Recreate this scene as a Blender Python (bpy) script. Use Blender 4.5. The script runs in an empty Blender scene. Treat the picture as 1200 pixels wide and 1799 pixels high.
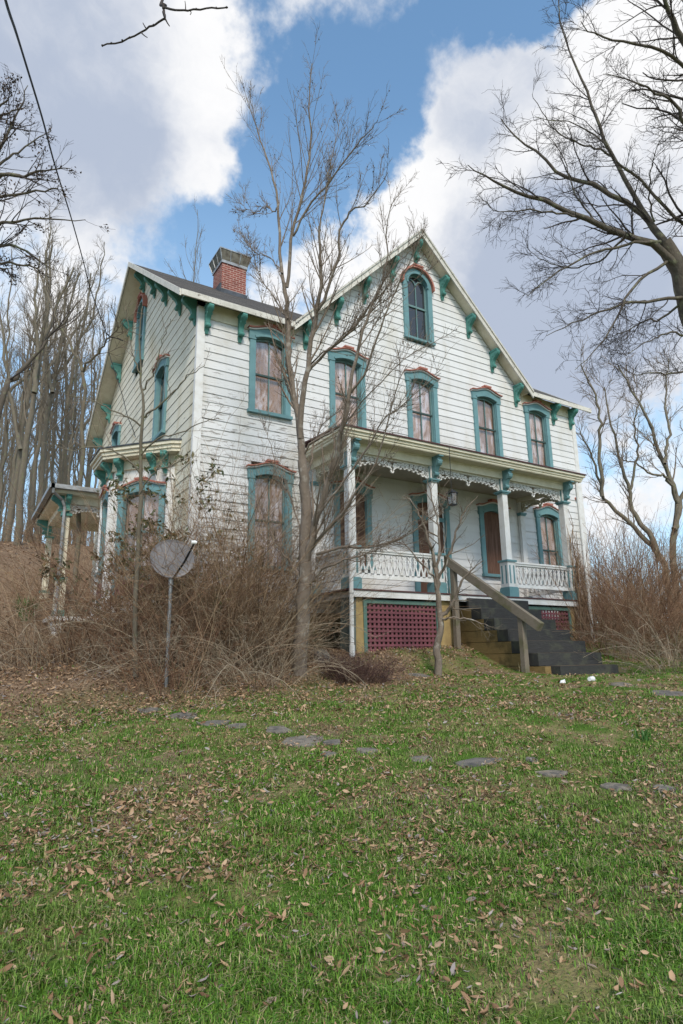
import bpy, math, random
import numpy as np
from mathutils import Vector, Matrix
random.seed(7)
rng = np.random.default_rng(11)
S = bpy.context.scene
COL = S.collection
R = math.radians
PI = math.pi

# ------------------------------------------------------------------ camera
CAM = np.array([-9.729, -11.744, -0.518])
YAW, PIT, ROL, FPX = R(-31.577), R(13.23), R(-0.89), 1093.9
_fw = np.array([-math.sin(YAW), math.cos(YAW), 0]); _rt = np.array([math.cos(YAW), math.sin(YAW), 0]); _up = np.array([0, 0, 1.])
AX = _fw * math.cos(PIT) + _up * math.sin(PIT)
_u2 = _up * math.cos(PIT) - _fw * math.sin(PIT)
RX = _rt * math.cos(ROL) + _u2 * math.sin(ROL)
UX = _u2 * math.cos(ROL) - _rt * math.sin(ROL)
def ray(u, v): return AX + RX * (u - 600) / FPX - UX * (v - 899.5) / FPX
def at(u, v, dep): return CAM + ray(u, v) * dep
cam = bpy.data.cameras.new('camera'); co = bpy.data.objects.new('camera', cam); COL.objects.link(co)
cam.sensor_fit = 'VERTICAL'; cam.sensor_height = 36; cam.lens = FPX / 1799 * 36
cam.clip_start = 0.05; cam.clip_end = 3000
co.matrix_world = Matrix(((RX[0], UX[0], -AX[0], CAM[0]), (RX[1], UX[1], -AX[1], CAM[1]), (RX[2], UX[2], -AX[2], CAM[2]), (0, 0, 0, 1)))
S.camera = co
S.view_settings.view_transform = 'Standard'; S.view_settings.look = 'None'; S.view_settings.gamma = 1
S.view_settings.exposure = 0.22

# ------------------------------------------------------------------ node helpers
class NT:
    def __init__(s, tree): s.t = tree; s.n = tree.nodes; s.l = tree.links
    def new(s, typ, **kw):
        n = s.n.new(typ)
        for k, v in kw.items(): setattr(n, k, v)
        return n
    def put(s, sock, val):
        if isinstance(val, bpy.types.NodeSocket): s.l.new(val, sock)
        else:
            if hasattr(sock.default_value, '__len__') and not hasattr(val, '__len__'): val = [val] * len(sock.default_value)
            if hasattr(val, '__len__') and len(val) == 3 and len(sock.default_value) == 4: val = (*val, 1)
            sock.default_value = val
    def math(s, op, a, b=0.0, c=0.0, clamp=False):
        n = s.new('ShaderNodeMath', operation=op, use_clamp=clamp)
        s.put(n.inputs[0], a); s.put(n.inputs[1], b); s.put(n.inputs[2], c); return n.outputs[0]
    def vmath(s, op, a, b=(0, 0, 0), out=0):
        n = s.new('ShaderNodeVectorMath', operation=op); s.put(n.inputs[0], a); s.put(n.inputs[1], b); return n.outputs[out]
    def scale(s, v, f):
        n = s.new('ShaderNodeVectorMath', operation='SCALE'); s.put(n.inputs[0], v); s.put(n.inputs['Scale'], f); return n.outputs[0]
    def mapr(s, v, a, b, c=0., d=1., mode='SMOOTHSTEP'):
        n = s.new('ShaderNodeMapRange', interpolation_type=mode)
        for i, x in enumerate((v, a, b, c, d)): s.put(n.inputs[i], x)
        return n.outputs[0]
    def noise(s, vec, sc, det=4., rough=.55, out='Fac', dist=0.):
        n = s.new('ShaderNodeTexNoise'); s.put(n.inputs['Vector'], vec); s.put(n.inputs['Scale'], sc)
        s.put(n.inputs['Detail'], det); s.put(n.inputs['Roughness'], rough); s.put(n.inputs['Distortion'], dist); return n.outputs[out]
    def mix(s, f, a, b, mode='MIX'):
        n = s.new('ShaderNodeMix', data_type='RGBA', blend_type=mode)
        s.put(n.inputs['Factor'], f); s.put(n.inputs['A'], a) if False else None
        s.put(n.inputs[6], a); s.put(n.inputs[7], b); return n.outputs[2]
    def ramp(s, f, stops):
        n = s.new('ShaderNodeValToRGB'); s.put(n.inputs[0], f); e = n.color_ramp.elements
        while len(e) < len(stops): e.new(.5)
        for el, (p, c) in zip(e, stops): el.position = p; el.color = (*c, 1)
        return n.outputs[0]
    def pos(s): return s.new('ShaderNodeNewGeometry').outputs['Position']
    def island(s): return s.new('ShaderNodeNewGeometry').outputs['Random Per Island']
    def objrand(s): return s.new('ShaderNodeObjectInfo').outputs['Random']
    def mapping(s, v, sc):
        n = s.new('ShaderNodeMapping'); s.put(n.inputs[0], v); n.inputs['Scale'].default_value = sc; return n.outputs[0]
    def sep(s, v):
        n = s.new('ShaderNodeSeparateXYZ'); s.put(n.inputs[0], v); return n.outputs
    def comb(s, x, y, z):
        n = s.new('ShaderNodeCombineXYZ'); s.put(n.inputs[0], x); s.put(n.inputs[1], y); s.put(n.inputs[2], z); return n.outputs[0]

# ------------------------------------------------------------------ sky with clouds
SUN_EL, SUN_AZ = R(42), R(200)          # azimuth clockwise from +y (north)
w = bpy.data.worlds.new('World'); S.world = w; w.use_nodes = True
N = NT(w.node_tree); N.n.clear()
sky = N.new('ShaderNodeTexSky', sky_type='NISHITA', sun_disc=False)
sky.sun_elevation = SUN_EL; sky.sun_rotation = SUN_AZ; sky.air_density = 1.0; sky.dust_density = 0.6; sky.ozone_density = 2.5
geo = N.new('ShaderNodeTexCoord').outputs['Generated']
dirv = N.vmath('NORMALIZE', geo)
warp = N.noise(dirv, 5.0, 5, .6, 'Color')
dw = N.vmath('ADD', dirv, N.scale(N.vmath('SUBTRACT', warp, (.5, .5, .5)), .10))
warp2 = N.noise(dirv, 22.0, 4, .6, 'Color')
dw = N.vmath('NORMALIZE', N.vmath('ADD', dw, N.scale(N.vmath('SUBTRACT', warp2, (.5, .5, .5)), .022)))
def blob(u, v, r):
    d = ray(u, v); d = d / np.linalg.norm(d)
    dot = N.vmath('DOT_PRODUCT', dw, tuple(d), out=1)
    a = r / FPX
    return N.mapr(dot, math.cos(a), 1 - (1 - math.cos(a)) * .05)
def blobsum(L):
    acc = None
    for u, v, r, k in L:
        b = N.math('MULTIPLY', blob(u, v, r), k)
        acc = b if acc is None else N.math('ADD', acc, b)
    return acc
CL = [(110, 110, 290, 1.3), (300, 60, 150, .9), (235, 190, 170, .8), (355, 305, 60, .9), (280, 280, 90, .35), (60, 220, 180, .6), (60, 540, 100, .7), (60, 430, 140, -.5),
      (600, -20, 120, .7), (470, 75, 60, .6), (515, 170, 70, .4), (610, 430, 120, 1.0), (520, 500, 110, .8), (200, 340, 120, .25), (540, 260, 190, -.5), (300, 400, 150, -.45), (640, 260, 150, -.5), (660, 90, 120, -.35), (950, 15, 110, -.6),
      (770, 380, 110, 1.0), (910, 420, 290, 1.4), (900, 220, 110, .8), (1070, 270, 270, 1.3), (1020, 120, 100, .7), (1170, 110, 170, 1.1),
      (840, 160, 110, .8), (1000, 560, 210, 1.1), (1100, 840, 170, 1.0), (1180, 620, 90, .5), (190, 560, 150, .8), (-120, 300, 300, 1.0), (1330, 350, 350, 1.2)]
cov = blobsum(CL)
fb = N.noise(dirv, 6.0, 7, .58)
# clouds elsewhere in the sky (behind and above the viewer)
front = N.mapr(N.vmath('DOT_PRODUCT', dirv, tuple(AX), out=1), .55, .78)
else_ = N.mapr(N.noise(dirv, 2.2, 6, .6), .42, .62)
cov = N.math('ADD', cov, N.math('MULTIPLY', else_, N.math('SUBTRACT', 1.0, front)))
fb2 = N.noise(dirv, 17.0, 6, .6)
m = N.math('ADD', N.math('MULTIPLY', cov, .62), N.math('MULTIPLY', N.math('SUBTRACT', fb, .5), 2.1))
m = N.math('ADD', m, N.math('MULTIPLY', N.math('SUBTRACT', fb2, .5), .85))
m = N.math('ADD', m, N.math('MULTIPLY', N.math('SUBTRACT', N.noise(dirv, 48.0, 4, .6), .5), .40))
soft = N.mapr(N.noise(dirv, 2.6, 2, .5), .38, .62)
mask = N.mapr(m, N.math('SUBTRACT', .24, N.math('MULTIPLY', soft, .24)), N.math('ADD', .74, N.math('MULTIPLY', soft, .45)))
GR = [(120, 210, 250, .42), (30, 50, 250, .42), (200, 310, 120, .2), (930, 520, 220, .75), (1010, 600, 230, .75), (850, 150, 130, .45), (1100, 430, 200, .3)]
gsum = N.math('ADD', blobsum(GR), N.math('MULTIPLY', N.math('SUBTRACT', N.noise(dw, 8.5, 7, .6), .5), 1.3))
gsh = N.mapr(gsum, -.05, .95)
ccol = N.mix(gsh, (10.4, 10.4, 10.5), (5.0, 5.7, 7.1))
skc = N.mix(1.0, sky.outputs[0], (2.6, 2.95, 2.75), 'MULTIPLY')
upz = N.sep(dirv)[2]
hz = N.mapr(upz, .74, .28)
skc = N.mix(N.math('MULTIPLY', hz, .62), skc, (5.6, 7.9, 10.4))
col = N.mix(mask, skc, ccol)
bg = N.new('ShaderNodeBackground'); N.put(bg.inputs[0], col); bg.inputs[1].default_value = 0.082
out = N.new('ShaderNodeOutputWorld'); N.l.new(bg.outputs[0], out.inputs[0])
w.cycles.sampling_method = 'MANUAL'; w.cycles.sample_map_resolution = 512

sl = bpy.data.lights.new('sun', 'SUN'); sl.energy = 2.3; sl.angle = R(12); sl.color = (1, .90, .77)
so = bpy.data.objects.new('sun', sl); COL.objects.link(so)
sd = Vector((math.sin(SUN_AZ) * math.cos(SUN_EL), math.cos(SUN_AZ) * math.cos(SUN_EL), math.sin(SUN_EL)))
so.rotation_euler = sd.to_track_quat('Z', 'Y').to_euler()
so.location = (-4, -20, 25)

# ------------------------------------------------------------------ materials
MATS = {}
def mat(name, fn, rough=.7, spec=.3, bump=None):
    if name in MATS: return MATS[name]
    m_ = bpy.data.materials.new(name); m_.use_nodes = True
    n = NT(m_.node_tree); b = m_.node_tree.nodes['Principled BSDF']
    b.inputs['Roughness'].default_value = rough; b.inputs['Specular IOR Level'].default_value = spec
    c = fn(n, b); n.put(b.inputs['Base Color'], c)
    if bump:
        bn = n.new('ShaderNodeBump'); bn.inputs['Strength'].default_value = bump[1]; bn.inputs['Distance'].default_value = bump[2]
        n.put(bn.inputs['Height'], n.noise(n.mapping(n.pos(), bump[3] if len(bump) > 3 else (1, 1, 1)), bump[0], 5)); n.l.new(bn.outputs[0], b.inputs['Normal'])
    MATS[name] = m_; return m_

def siding(base, dirt, peel_lo, peel_hi, wood=(.20, .18, .16)):
    def f(n, b):
        p = n.pos(); x, y, z = n.sep(p)
        st = n.mapping(p, (1.0, 1.0, 8.0))
        k = n.math('ADD', .95, n.math('MULTIPLY', n.island(), .09))
        c = n.mix(n.mapr(n.noise(n.mapping(p, (.9, .9, .35)), 1.6, 5), .45, .8), base, dirt)
        c = n.mix(n.math('MULTIPLY', n.mapr(n.noise(n.mapping(p, (6, 6, .5)), 2.0, 4), .5, .85), .35), c, dirt)
        c = n.mix(1.0, c, n.comb(k, k, k), 'MULTIPLY')
        zone = n.math('MULTIPLY', n.mapr(z, peel_hi, peel_lo, .02, .13, 'LINEAR'), n.mapr(x, -2.0, -3.6))
        zone = n.math('ADD', zone, .016)
        zone = n.math('ADD', zone, n.math('MULTIPLY', n.math('SUBTRACT', n.noise(p, .55, 2), .5), .22))
        pn = n.math('ADD', n.noise(st, 2.6, 9, .68), zone)
        pm = n.mapr(pn, .655, .69)
        sp = n.mapr(n.noise(n.mapping(p, (3, 3, 8)), 9.0, 4, .6), .70, .74)
        wd = n.mix(n.noise(n.mapping(p, (2, 2, 30)), 3., 4), (wood[0] * .7, wood[1] * .7, wood[2] * .7), (wood[0] * 1.6, wood[1] * 1.6, wood[2] * 1.6))
        c = n.mix(n.math('MULTIPLY', n.math('MAXIMUM', pm, n.math('MULTIPLY', sp, .6)), .85), c, wd)
        return c
    return f
M_SIDE = mat('white_clapboard_paint', siding((.695, .69, .69), (.56, .53, .47), 2.5, 6.2), .65, .25, (14, .25, .01, (1, 1, 4)))
M_SIDEL = mat('yellowed_clapboard_paint', siding((.73, .685, .565), (.54, .465, .32), .5, 3.5), .65, .25)
def painted(base, alt, chip=None, chipth=.68, sc=5., k=.6):
    def f(n, b):
        p = n.pos()
        c = n.mix(n.math('MULTIPLY', n.mapr(n.noise(p, sc, 6, .6), .4, .7), k), base, alt)
        j = n.math('ADD', .92, n.math('MULTIPLY', n.island(), .14))
        c = n.mix(1.0, c, n.comb(j, j, j), 'MULTIPLY')
        if chip: c = n.mix(n.mapr(n.noise(p, 16., 8, .7), chipth, chipth + .04), c, chip)
        return c
    return f
M_WHITE = mat('white_trim_paint', painted((.74, .73, .72), (.58, .55, .50), (.26, .23, .20), .66), .6)
M_BARGE = mat('weathered_barge_paint', painted((.66, .63, .57), (.50, .47, .41), (.22, .19, .16), .60, 7., .8), .65)
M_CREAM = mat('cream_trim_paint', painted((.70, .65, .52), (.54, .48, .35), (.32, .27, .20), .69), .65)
M_TEAL = mat('teal_trim_paint', painted((.150, .285, .305), (.105, .215, .235), (.30, .34, .34), .68), .55)
M_GREEN = mat('green_bracket_paint', painted((.085, .255, .22), (.055, .165, .15), (.24, .30, .28), .70), .55)
M_SALMON = mat('salmon_crown_paint', painted((.40, .15, .11), (.30, .115, .085), (.48, .39, .32), .60), .6)
M_DKSASH = mat('dark_sash_paint', painted((.045, .075, .07), (.03, .05, .045)), .6)
M_TEALSASH = mat('sash_paint', painted((.15, .25, .25), (.10, .17, .17), (.30, .32, .31), .68), .6)
def roof_f(n, b):
    p = n.pos(); x, y, z = n.sep(p)
    br = n.new('ShaderNodeTexBrick'); n.put(br.inputs['Vector'], n.comb(x, n.math('MULTIPLY', z, 1.0), 0.0))
    br.inputs['Scale'].default_value = 1.0; br.inputs['Brick Width'].default_value = .30; br.inputs['Row Height'].default_value = .085
    br.inputs['Mortar Size'].default_value = .006; br.inputs['Color1'].default_value = (.075, .068, .062, 1); br.inputs['Color2'].default_value = (.13, .118, .105, 1); br.inputs['Mortar'].default_value = (.02, .018, .016, 1)
    return n.mix(n.mapr(n.noise(n.mapping(p, (1, 3, 3)), 3., 7, .65), .42, .75), br.outputs[0], (.045, .04, .038))
M_ROOF = mat('asphalt_shingle', roof_f, .9, .2, (30, .6, .02))
def brick_f(n, b):
    p = n.pos(); x, y, z = n.sep(p)
    br = n.new('ShaderNodeTexBrick'); n.put(br.inputs['Vector'], n.comb(n.math('ADD', x, y), z, 0.0))
    br.inputs['Scale'].default_value = 1.0; br.inputs['Brick Width'].default_value = .205; br.inputs['Row Height'].default_value = .072
    br.inputs['Mortar Size'].default_value = .009; br.inputs['Color1'].default_value = (.20, .058, .046, 1); br.inputs['Color2'].default_value = (.28, .085, .065, 1); br.inputs['Mortar'].default_value = (.46, .33, .28, 1)
    return n.mix(n.math('MULTIPLY', n.mapr(n.noise(p, 6., 6), .45, .8), .6), br.outputs[0], (.13, .045, .04))
M_BRICK = mat('red_brick', brick_f, .85, .2)
def metal_f(c1, c2, me=.6):
    def f(n, b):
        b.inputs['Metallic'].default_value = me
        return n.mix(n.mapr(n.noise(n.pos(), 7., 6), .35, .7), c1, c2)
    return f
M_GALV = mat('galvanized_metal', metal_f((.36, .37, .38), (.22, .22, .22)), .5)
M_MESHM = mat('rusty_mesh_metal', metal_f((.20, .185, .15), (.10, .085, .065), .2), .7)
M_FLASH = mat('lead_flashing', metal_f((.09, .10, .12), (.05, .055, .06), .2), .6)
M_BLACK = mat('black_metal', metal_f((.02, .02, .022), (.035, .033, .03), .3), .5)
M_CABLE = mat('black_cable_sheath', painted((.014, .014, .016), (.02, .02, .02)), .6)
M_DISH = mat('grey_dish_paint', painted((.205, .195, .205), (.15, .143, .15), (.10, .09, .08), .68), .5)
M_PLASTIC = mat('white_plastic', painted((.80, .80, .80), (.68, .67, .65)), .5)
def glass_f(n, b):
    o = [q for q in n.n if q.type == 'OUTPUT_MATERIAL'][0]
    bn = n.new('ShaderNodeBump'); bn.inputs['Strength'].default_value = .12; bn.inputs['Distance'].default_value = .02
    n.put(bn.inputs['Height'], n.noise(n.pos(), 4., 2))
    tr = n.new('ShaderNodeBsdfTransparent'); gl = n.new('ShaderNodeBsdfGlossy'); gl.inputs['Roughness'].default_value = .04; n.l.new(bn.outputs[0], gl.inputs['Normal'])
    mx = n.new('ShaderNodeMixShader'); mx.inputs[0].default_value = .18; n.l.new(tr.outputs[0], mx.inputs[1]); n.l.new(gl.outputs[0], mx.inputs[2]); n.l.new(mx.outputs[0], o.inputs[0])
    tr.inputs[0].default_value = (.95, .95, .96, 1)
    return (.05, .05, .055)
M_GLASS = mat('window_glass', glass_f, .05)
def glassd(n, b):
    b.inputs['Specular IOR Level'].default_value = .9
    bn = n.new('ShaderNodeBump'); bn.inputs['Strength'].default_value = .10; bn.inputs['Distance'].default_value = .02
    n.put(bn.inputs['Height'], n.noise(n.pos(), 5., 2)); n.l.new(bn.outputs[0], b.inputs['Normal'])
    return (.02, .022, .026)
M_GLASSD = mat('dark_window_glass', glassd, .05)
def blind_f(n, b):
    r = n.objrand(); p = n.vmath('ADD', n.pos(), n.comb(n.math('MULTIPLY', r, 37.), 0., n.math('MULTIPLY', r, 23.)))
    wv = n.noise(n.mapping(p, (3.2, 3.2, .8)), 1.6, 7, .68, dist=1.2)
    c = n.ramp(wv, [(.26, (.10, .045, .02)), (.36, (.33, .16, .07)), (.43, (.52, .33, .22)), (.50, (.68, .54, .50)), (.58, (.80, .72, .74)), (.66, (.55, .48, .56)), (.76, (.45, .28, .19)), (.86, (.80, .74, .74))])  # pale and purple stops paint glare on the glass into the brown covering
    c = n.mix(n.math('MULTIPLY', n.mapr(n.noise(n.mapping(p, (2.5, 2.5, .5)), 1., 3), .46, .56), .75), c, n.mix(n.noise(n.mapping(p, (9, 9, .6)), 2., 5), (.17, .075, .028), (.40, .22, .11)))
    return n.mix(n.mapr(n.noise(p, 9., 5), .55, .75), c, (.22, .14, .10))
M_BLIND = mat('peeling_covering_and_glare', blind_f, .8, .2)
def ply_f(n, b):
    p = n.pos()
    return n.ramp(n.noise(n.mapping(p, (7, 7, .8)), 2., 6, .6, dist=.6), [(.3, (.085, .042, .028)), (.5, (.135, .072, .050)), (.72, (.19, .11, .08))])
M_PLY = mat('brown_plywood', ply_f, .75, .2)
M_MAROON = mat('maroon_paint', painted((.20, .068, .082), (.14, .05, .06), (.32, .22, .20), .66, 9.), .65)
M_LATGRN = mat('lattice_frame_paint', painted((.105, .185, .155), (.08, .135, .115), (.22, .25, .22), .68), .65)
M_OCHRE = mat('ochre_stucco', painted((.40, .285, .125), (.27, .19, .09), (.15, .12, .08), .66, 4., .8), .85)
M_SLATE = mat('grey_green_stucco', painted((.13, .155, .14), (.085, .10, .085), (.19, .18, .14), .68, 4., .8), .85)
M_FLOOR = mat('porch_floor_edge', painted((.10, .045, .045), (.06, .035, .035)), .7)
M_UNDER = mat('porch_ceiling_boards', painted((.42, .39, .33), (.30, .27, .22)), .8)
def stone_f(n, b):
    p = n.pos(); x, y, z = n.sep(p)
    br = n.new('ShaderNodeTexBrick'); n.put(br.inputs['Vector'], n.comb(n.math('ADD', n.math('ADD', x, y), n.math('MULTIPLY', n.noise(p, 2.), .15)), n.math('ADD', z, n.math('MULTIPLY', n.noise(p, 3.), .06)), 0.0))
    br.inputs['Scale'].default_value = 1.0; br.inputs['Brick Width'].default_value = .62; br.inputs['Row Height'].default_value = .26
    br.inputs['Mortar Size'].default_value = .014; br.inputs['Color1'].default_value = (.20, .165, .095, 1); br.inputs['Color2'].default_value = (.11, .10, .06, 1); br.inputs['Mortar'].default_value = (.05, .045, .035, 1)
    return n.mix(n.mapr(n.noise(p, 4., 7), .42, .75), br.outputs[0], (.065, .06, .042))
M_STONE = mat('foundation_stone', stone_f, .9, .2, (8, .6, .04))
def wood_f(c1, c2, sc=(1, 1, 1), moss=None):
    def f(n, b):
        p = n.pos(); c = n.mix(n.noise(n.mapping(p, sc), 6., 7, .65, dist=.5), c1, c2)
        if moss: c = n.mix(n.math('MULTIPLY', n.mapr(n.noise(p, 3.5, 6), .48, .66), .8), c, moss)
        return c
    return f
M_TIMBERD = mat('dark_creosote_timber', wood_f((.022, .022, .023), (.068, .066, .064), (1, 6, 9), (.075, .078, .058)), .8, .25, (9, .5, .02, (1, 6, 8)))
M_TIMBERT = mat('tan_timber_side', wood_f((.17, .11, .045), (.31, .215, .09), (1, 2, 7), (.10, .075, .035)), .85, .2, (9, .5, .02, (1, 2, 8)))
M_TREAD = mat('leaf_dusted_tread', wood_f((.075, .06, .045), (.16, .125, .09), (6, 6, 6)), .95, .1)
M_RAILW = mat('weathered_handrail_wood', wood_f((.13, .105, .08), (.26, .22, .175), (9, 2, 9), (.12, .115, .06)), .85, .2, (10, .4, .015, (8, 1.5, 8)))
def bark(c1, c2, lich=None, sc=(9, 9, 2)):
    def f(n, b):
        p = n.pos(); c = n.mix(n.noise(n.mapping(p, sc), 2.2, 8, .65), c1, c2)
        if lich: c = n.mix(n.mapr(n.noise(p, 7., 6), .54, .68), c, lich)
        return c
    return f
M_BARKF = mat('grey_brown_bark', bark((.13, .10, .08), (.30, .245, .20), (.36, .325, .285)), .9, .15, (30, .6, .02, (1, 1, .5)))
M_TWIGF = mat('brown_twig_bark', bark((.16, .125, .10), (.32, .25, .195)), .85, .15)
M_BARKR = mat('dark_lichen_bark', bark((.06, .05, .042), (.18, .152, .124), (.20, .195, .13)), .9, .15, (30, .6, .02, (1, 1, .5)))
M_TWIGR = mat('dark_twig_bark', bark((.045, .037, .035), (.095, .078, .072)), .85, .15)
M_BARKW = mat('woodland_bark', bark((.10, .085, .064), (.26, .225, .175), (.19, .19, .115), (6, 6, 1.5)), .9, .15, (14, .6, .04, (1, 1, .4)))
M_TWIGW = mat('woodland_twig_bark', bark((.13, .108, .083), (.27, .225, .175)), .9, .1)
M_TWIGL = mat('pale_sapling_twig', bark((.12, .095, .072), (.27, .22, .17)), .85, .15)
def twigmix(stops):
    def f(n, b):
        return n.ramp(n.island(), stops)
    return f
M_BRAM = mat('bramble_cane', twigmix([(.0, (.095, .056, .034)), (.35, (.225, .143, .088)), (.7, (.34, .23, .145)), (1., (.49, .37, .245))]), .85, .15)
M_CANE = mat('pale_arching_cane', twigmix([(.0, (.16, .115, .08)), (.5, (.30, .235, .165)), (1., (.46, .38, .28))]), .85, .15)
M_BRAMR = mat('red_brown_cane', twigmix([(.0, (.11, .058, .038)), (.4, (.23, .128, .082)), (.75, (.32, .20, .125)), (1., (.45, .32, .205))]), .85, .15)
M_BUSHD = mat('dark_red_twig', twigmix([(.0, (.045, .025, .022)), (.5, (.10, .058, .05)), (1., (.17, .105, .085))]), .85, .15)
M_EVERG = mat('olive_leaf', twigmix([(.0, (.028, .042, .014)), (.5, (.065, .082, .026)), (.8, (.12, .105, .035)), (1., (.17, .10, .035))]), .5, .4)
M_DEADL = mat('dead_leaf', twigmix([(.0, (.11, .060, .034)), (.25, (.24, .14, .08)), (.55, (.37, .24, .14)), (.82, (.49, .34, .22)), (.93, (.20, .165, .15)), (1., (.40, .35, .33))]), .8, .2)
M_BUD = mat('dry_seed', twigmix([(.0, (.035, .025, .02)), (1., (.13, .085, .06))]), .8, .2)
def grass_f(n, b):
    b.inputs['Subsurface Weight'].default_value = 0
    c = n.ramp(n.island(), [(.0, (.034, .102, .008)), (.38, (.092, .208, .016)), (.74, (.170, .298, .036)), (.85, (.26, .25, .10)), (.94, (.40, .31, .17)), (1., (.52, .41, .26))])
    return n.mix(n.math('MULTIPLY', n.mapr(n.noise(n.pos(), .6, 3), .5, .7), .30), c, (.20, .22, .06))
M_GRASS = mat('grass_blade', grass_f, .6, .3)
M_DRYGR = mat('dry_grass', twigmix([(.0, (.17, .13, .065)), (.5, (.30, .235, .13)), (1., (.42, .35, .22))]), .8, .2)
def flag_f(n, b):
    p = n.pos(); r = n.objrand()
    c = n.mix(r, (.165, .15, .132), (.25, .215, .17))
    c = n.mix(n.mapr(n.noise(p, 9., 7, .65), .38, .72), c, (.07, .068, .065))
    return n.mix(n.mapr(n.noise(p, 14., 5), .58, .7), c, (.24, .185, .13))
M_FLAG = mat('flagstone', flag_f, .9, .2, (16, .5, .015))
def ground_f(n, b):
    p = n.pos(); x, y, z = n.sep(p)
    gr = n.mix(n.noise(p, 30., 6, .7), (.035, .080, .010), (.11, .19, .028))
    gr = n.mix(n.mapr(n.noise(p, 2.2, 4), .40, .63), gr, (.24, .20, .09))
    lit = n.ramp(n.noise(p, 26., 8, .75), [(.25, (.06, .040, .027)), (.45, (.17, .115, .075)), (.62, (.30, .21, .14)), (.8, (.42, .32, .23))])
    # leaf litter along the house and on the wooded slope, patches in the lawn
    nz = n.math('MULTIPLY', n.math('SUBTRACT', n.noise(p, .8, 5), .5), 3.4)
    band = n.mapr(n.math('SUBTRACT', n.math('ADD', y, nz), n.math('MULTIPLY', n.mapr(x, -3.0, -1.8), 1.9)), -4.2, -2.2)
    right = n.mapr(x, 4.5, 7.5)
    band = n.math('MULTIPLY', band, n.math('SUBTRACT', 1.0, n.math('MULTIPLY', right, .9)))
    hill = n.mapr(n.math('ADD', y, n.math('MULTIPLY', x, -.25)), .2, 2.2)
    hill = n.math('MULTIPLY', hill, n.math('SUBTRACT', 1.0, right))
    pat = n.math('MULTIPLY', n.mapr(n.noise(p, 1.1, 6, .6), .50, .66), .8)
    f_ = n.math('MAXIMUM', n.math('MAXIMUM', band, hill), pat)
    return n.mix(f_, gr, lit)
M_GROUND = mat('lawn_soil_and_litter', ground_f, .95, .1, (40, .8, .03))
M_FIELD = M_GROUND

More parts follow.
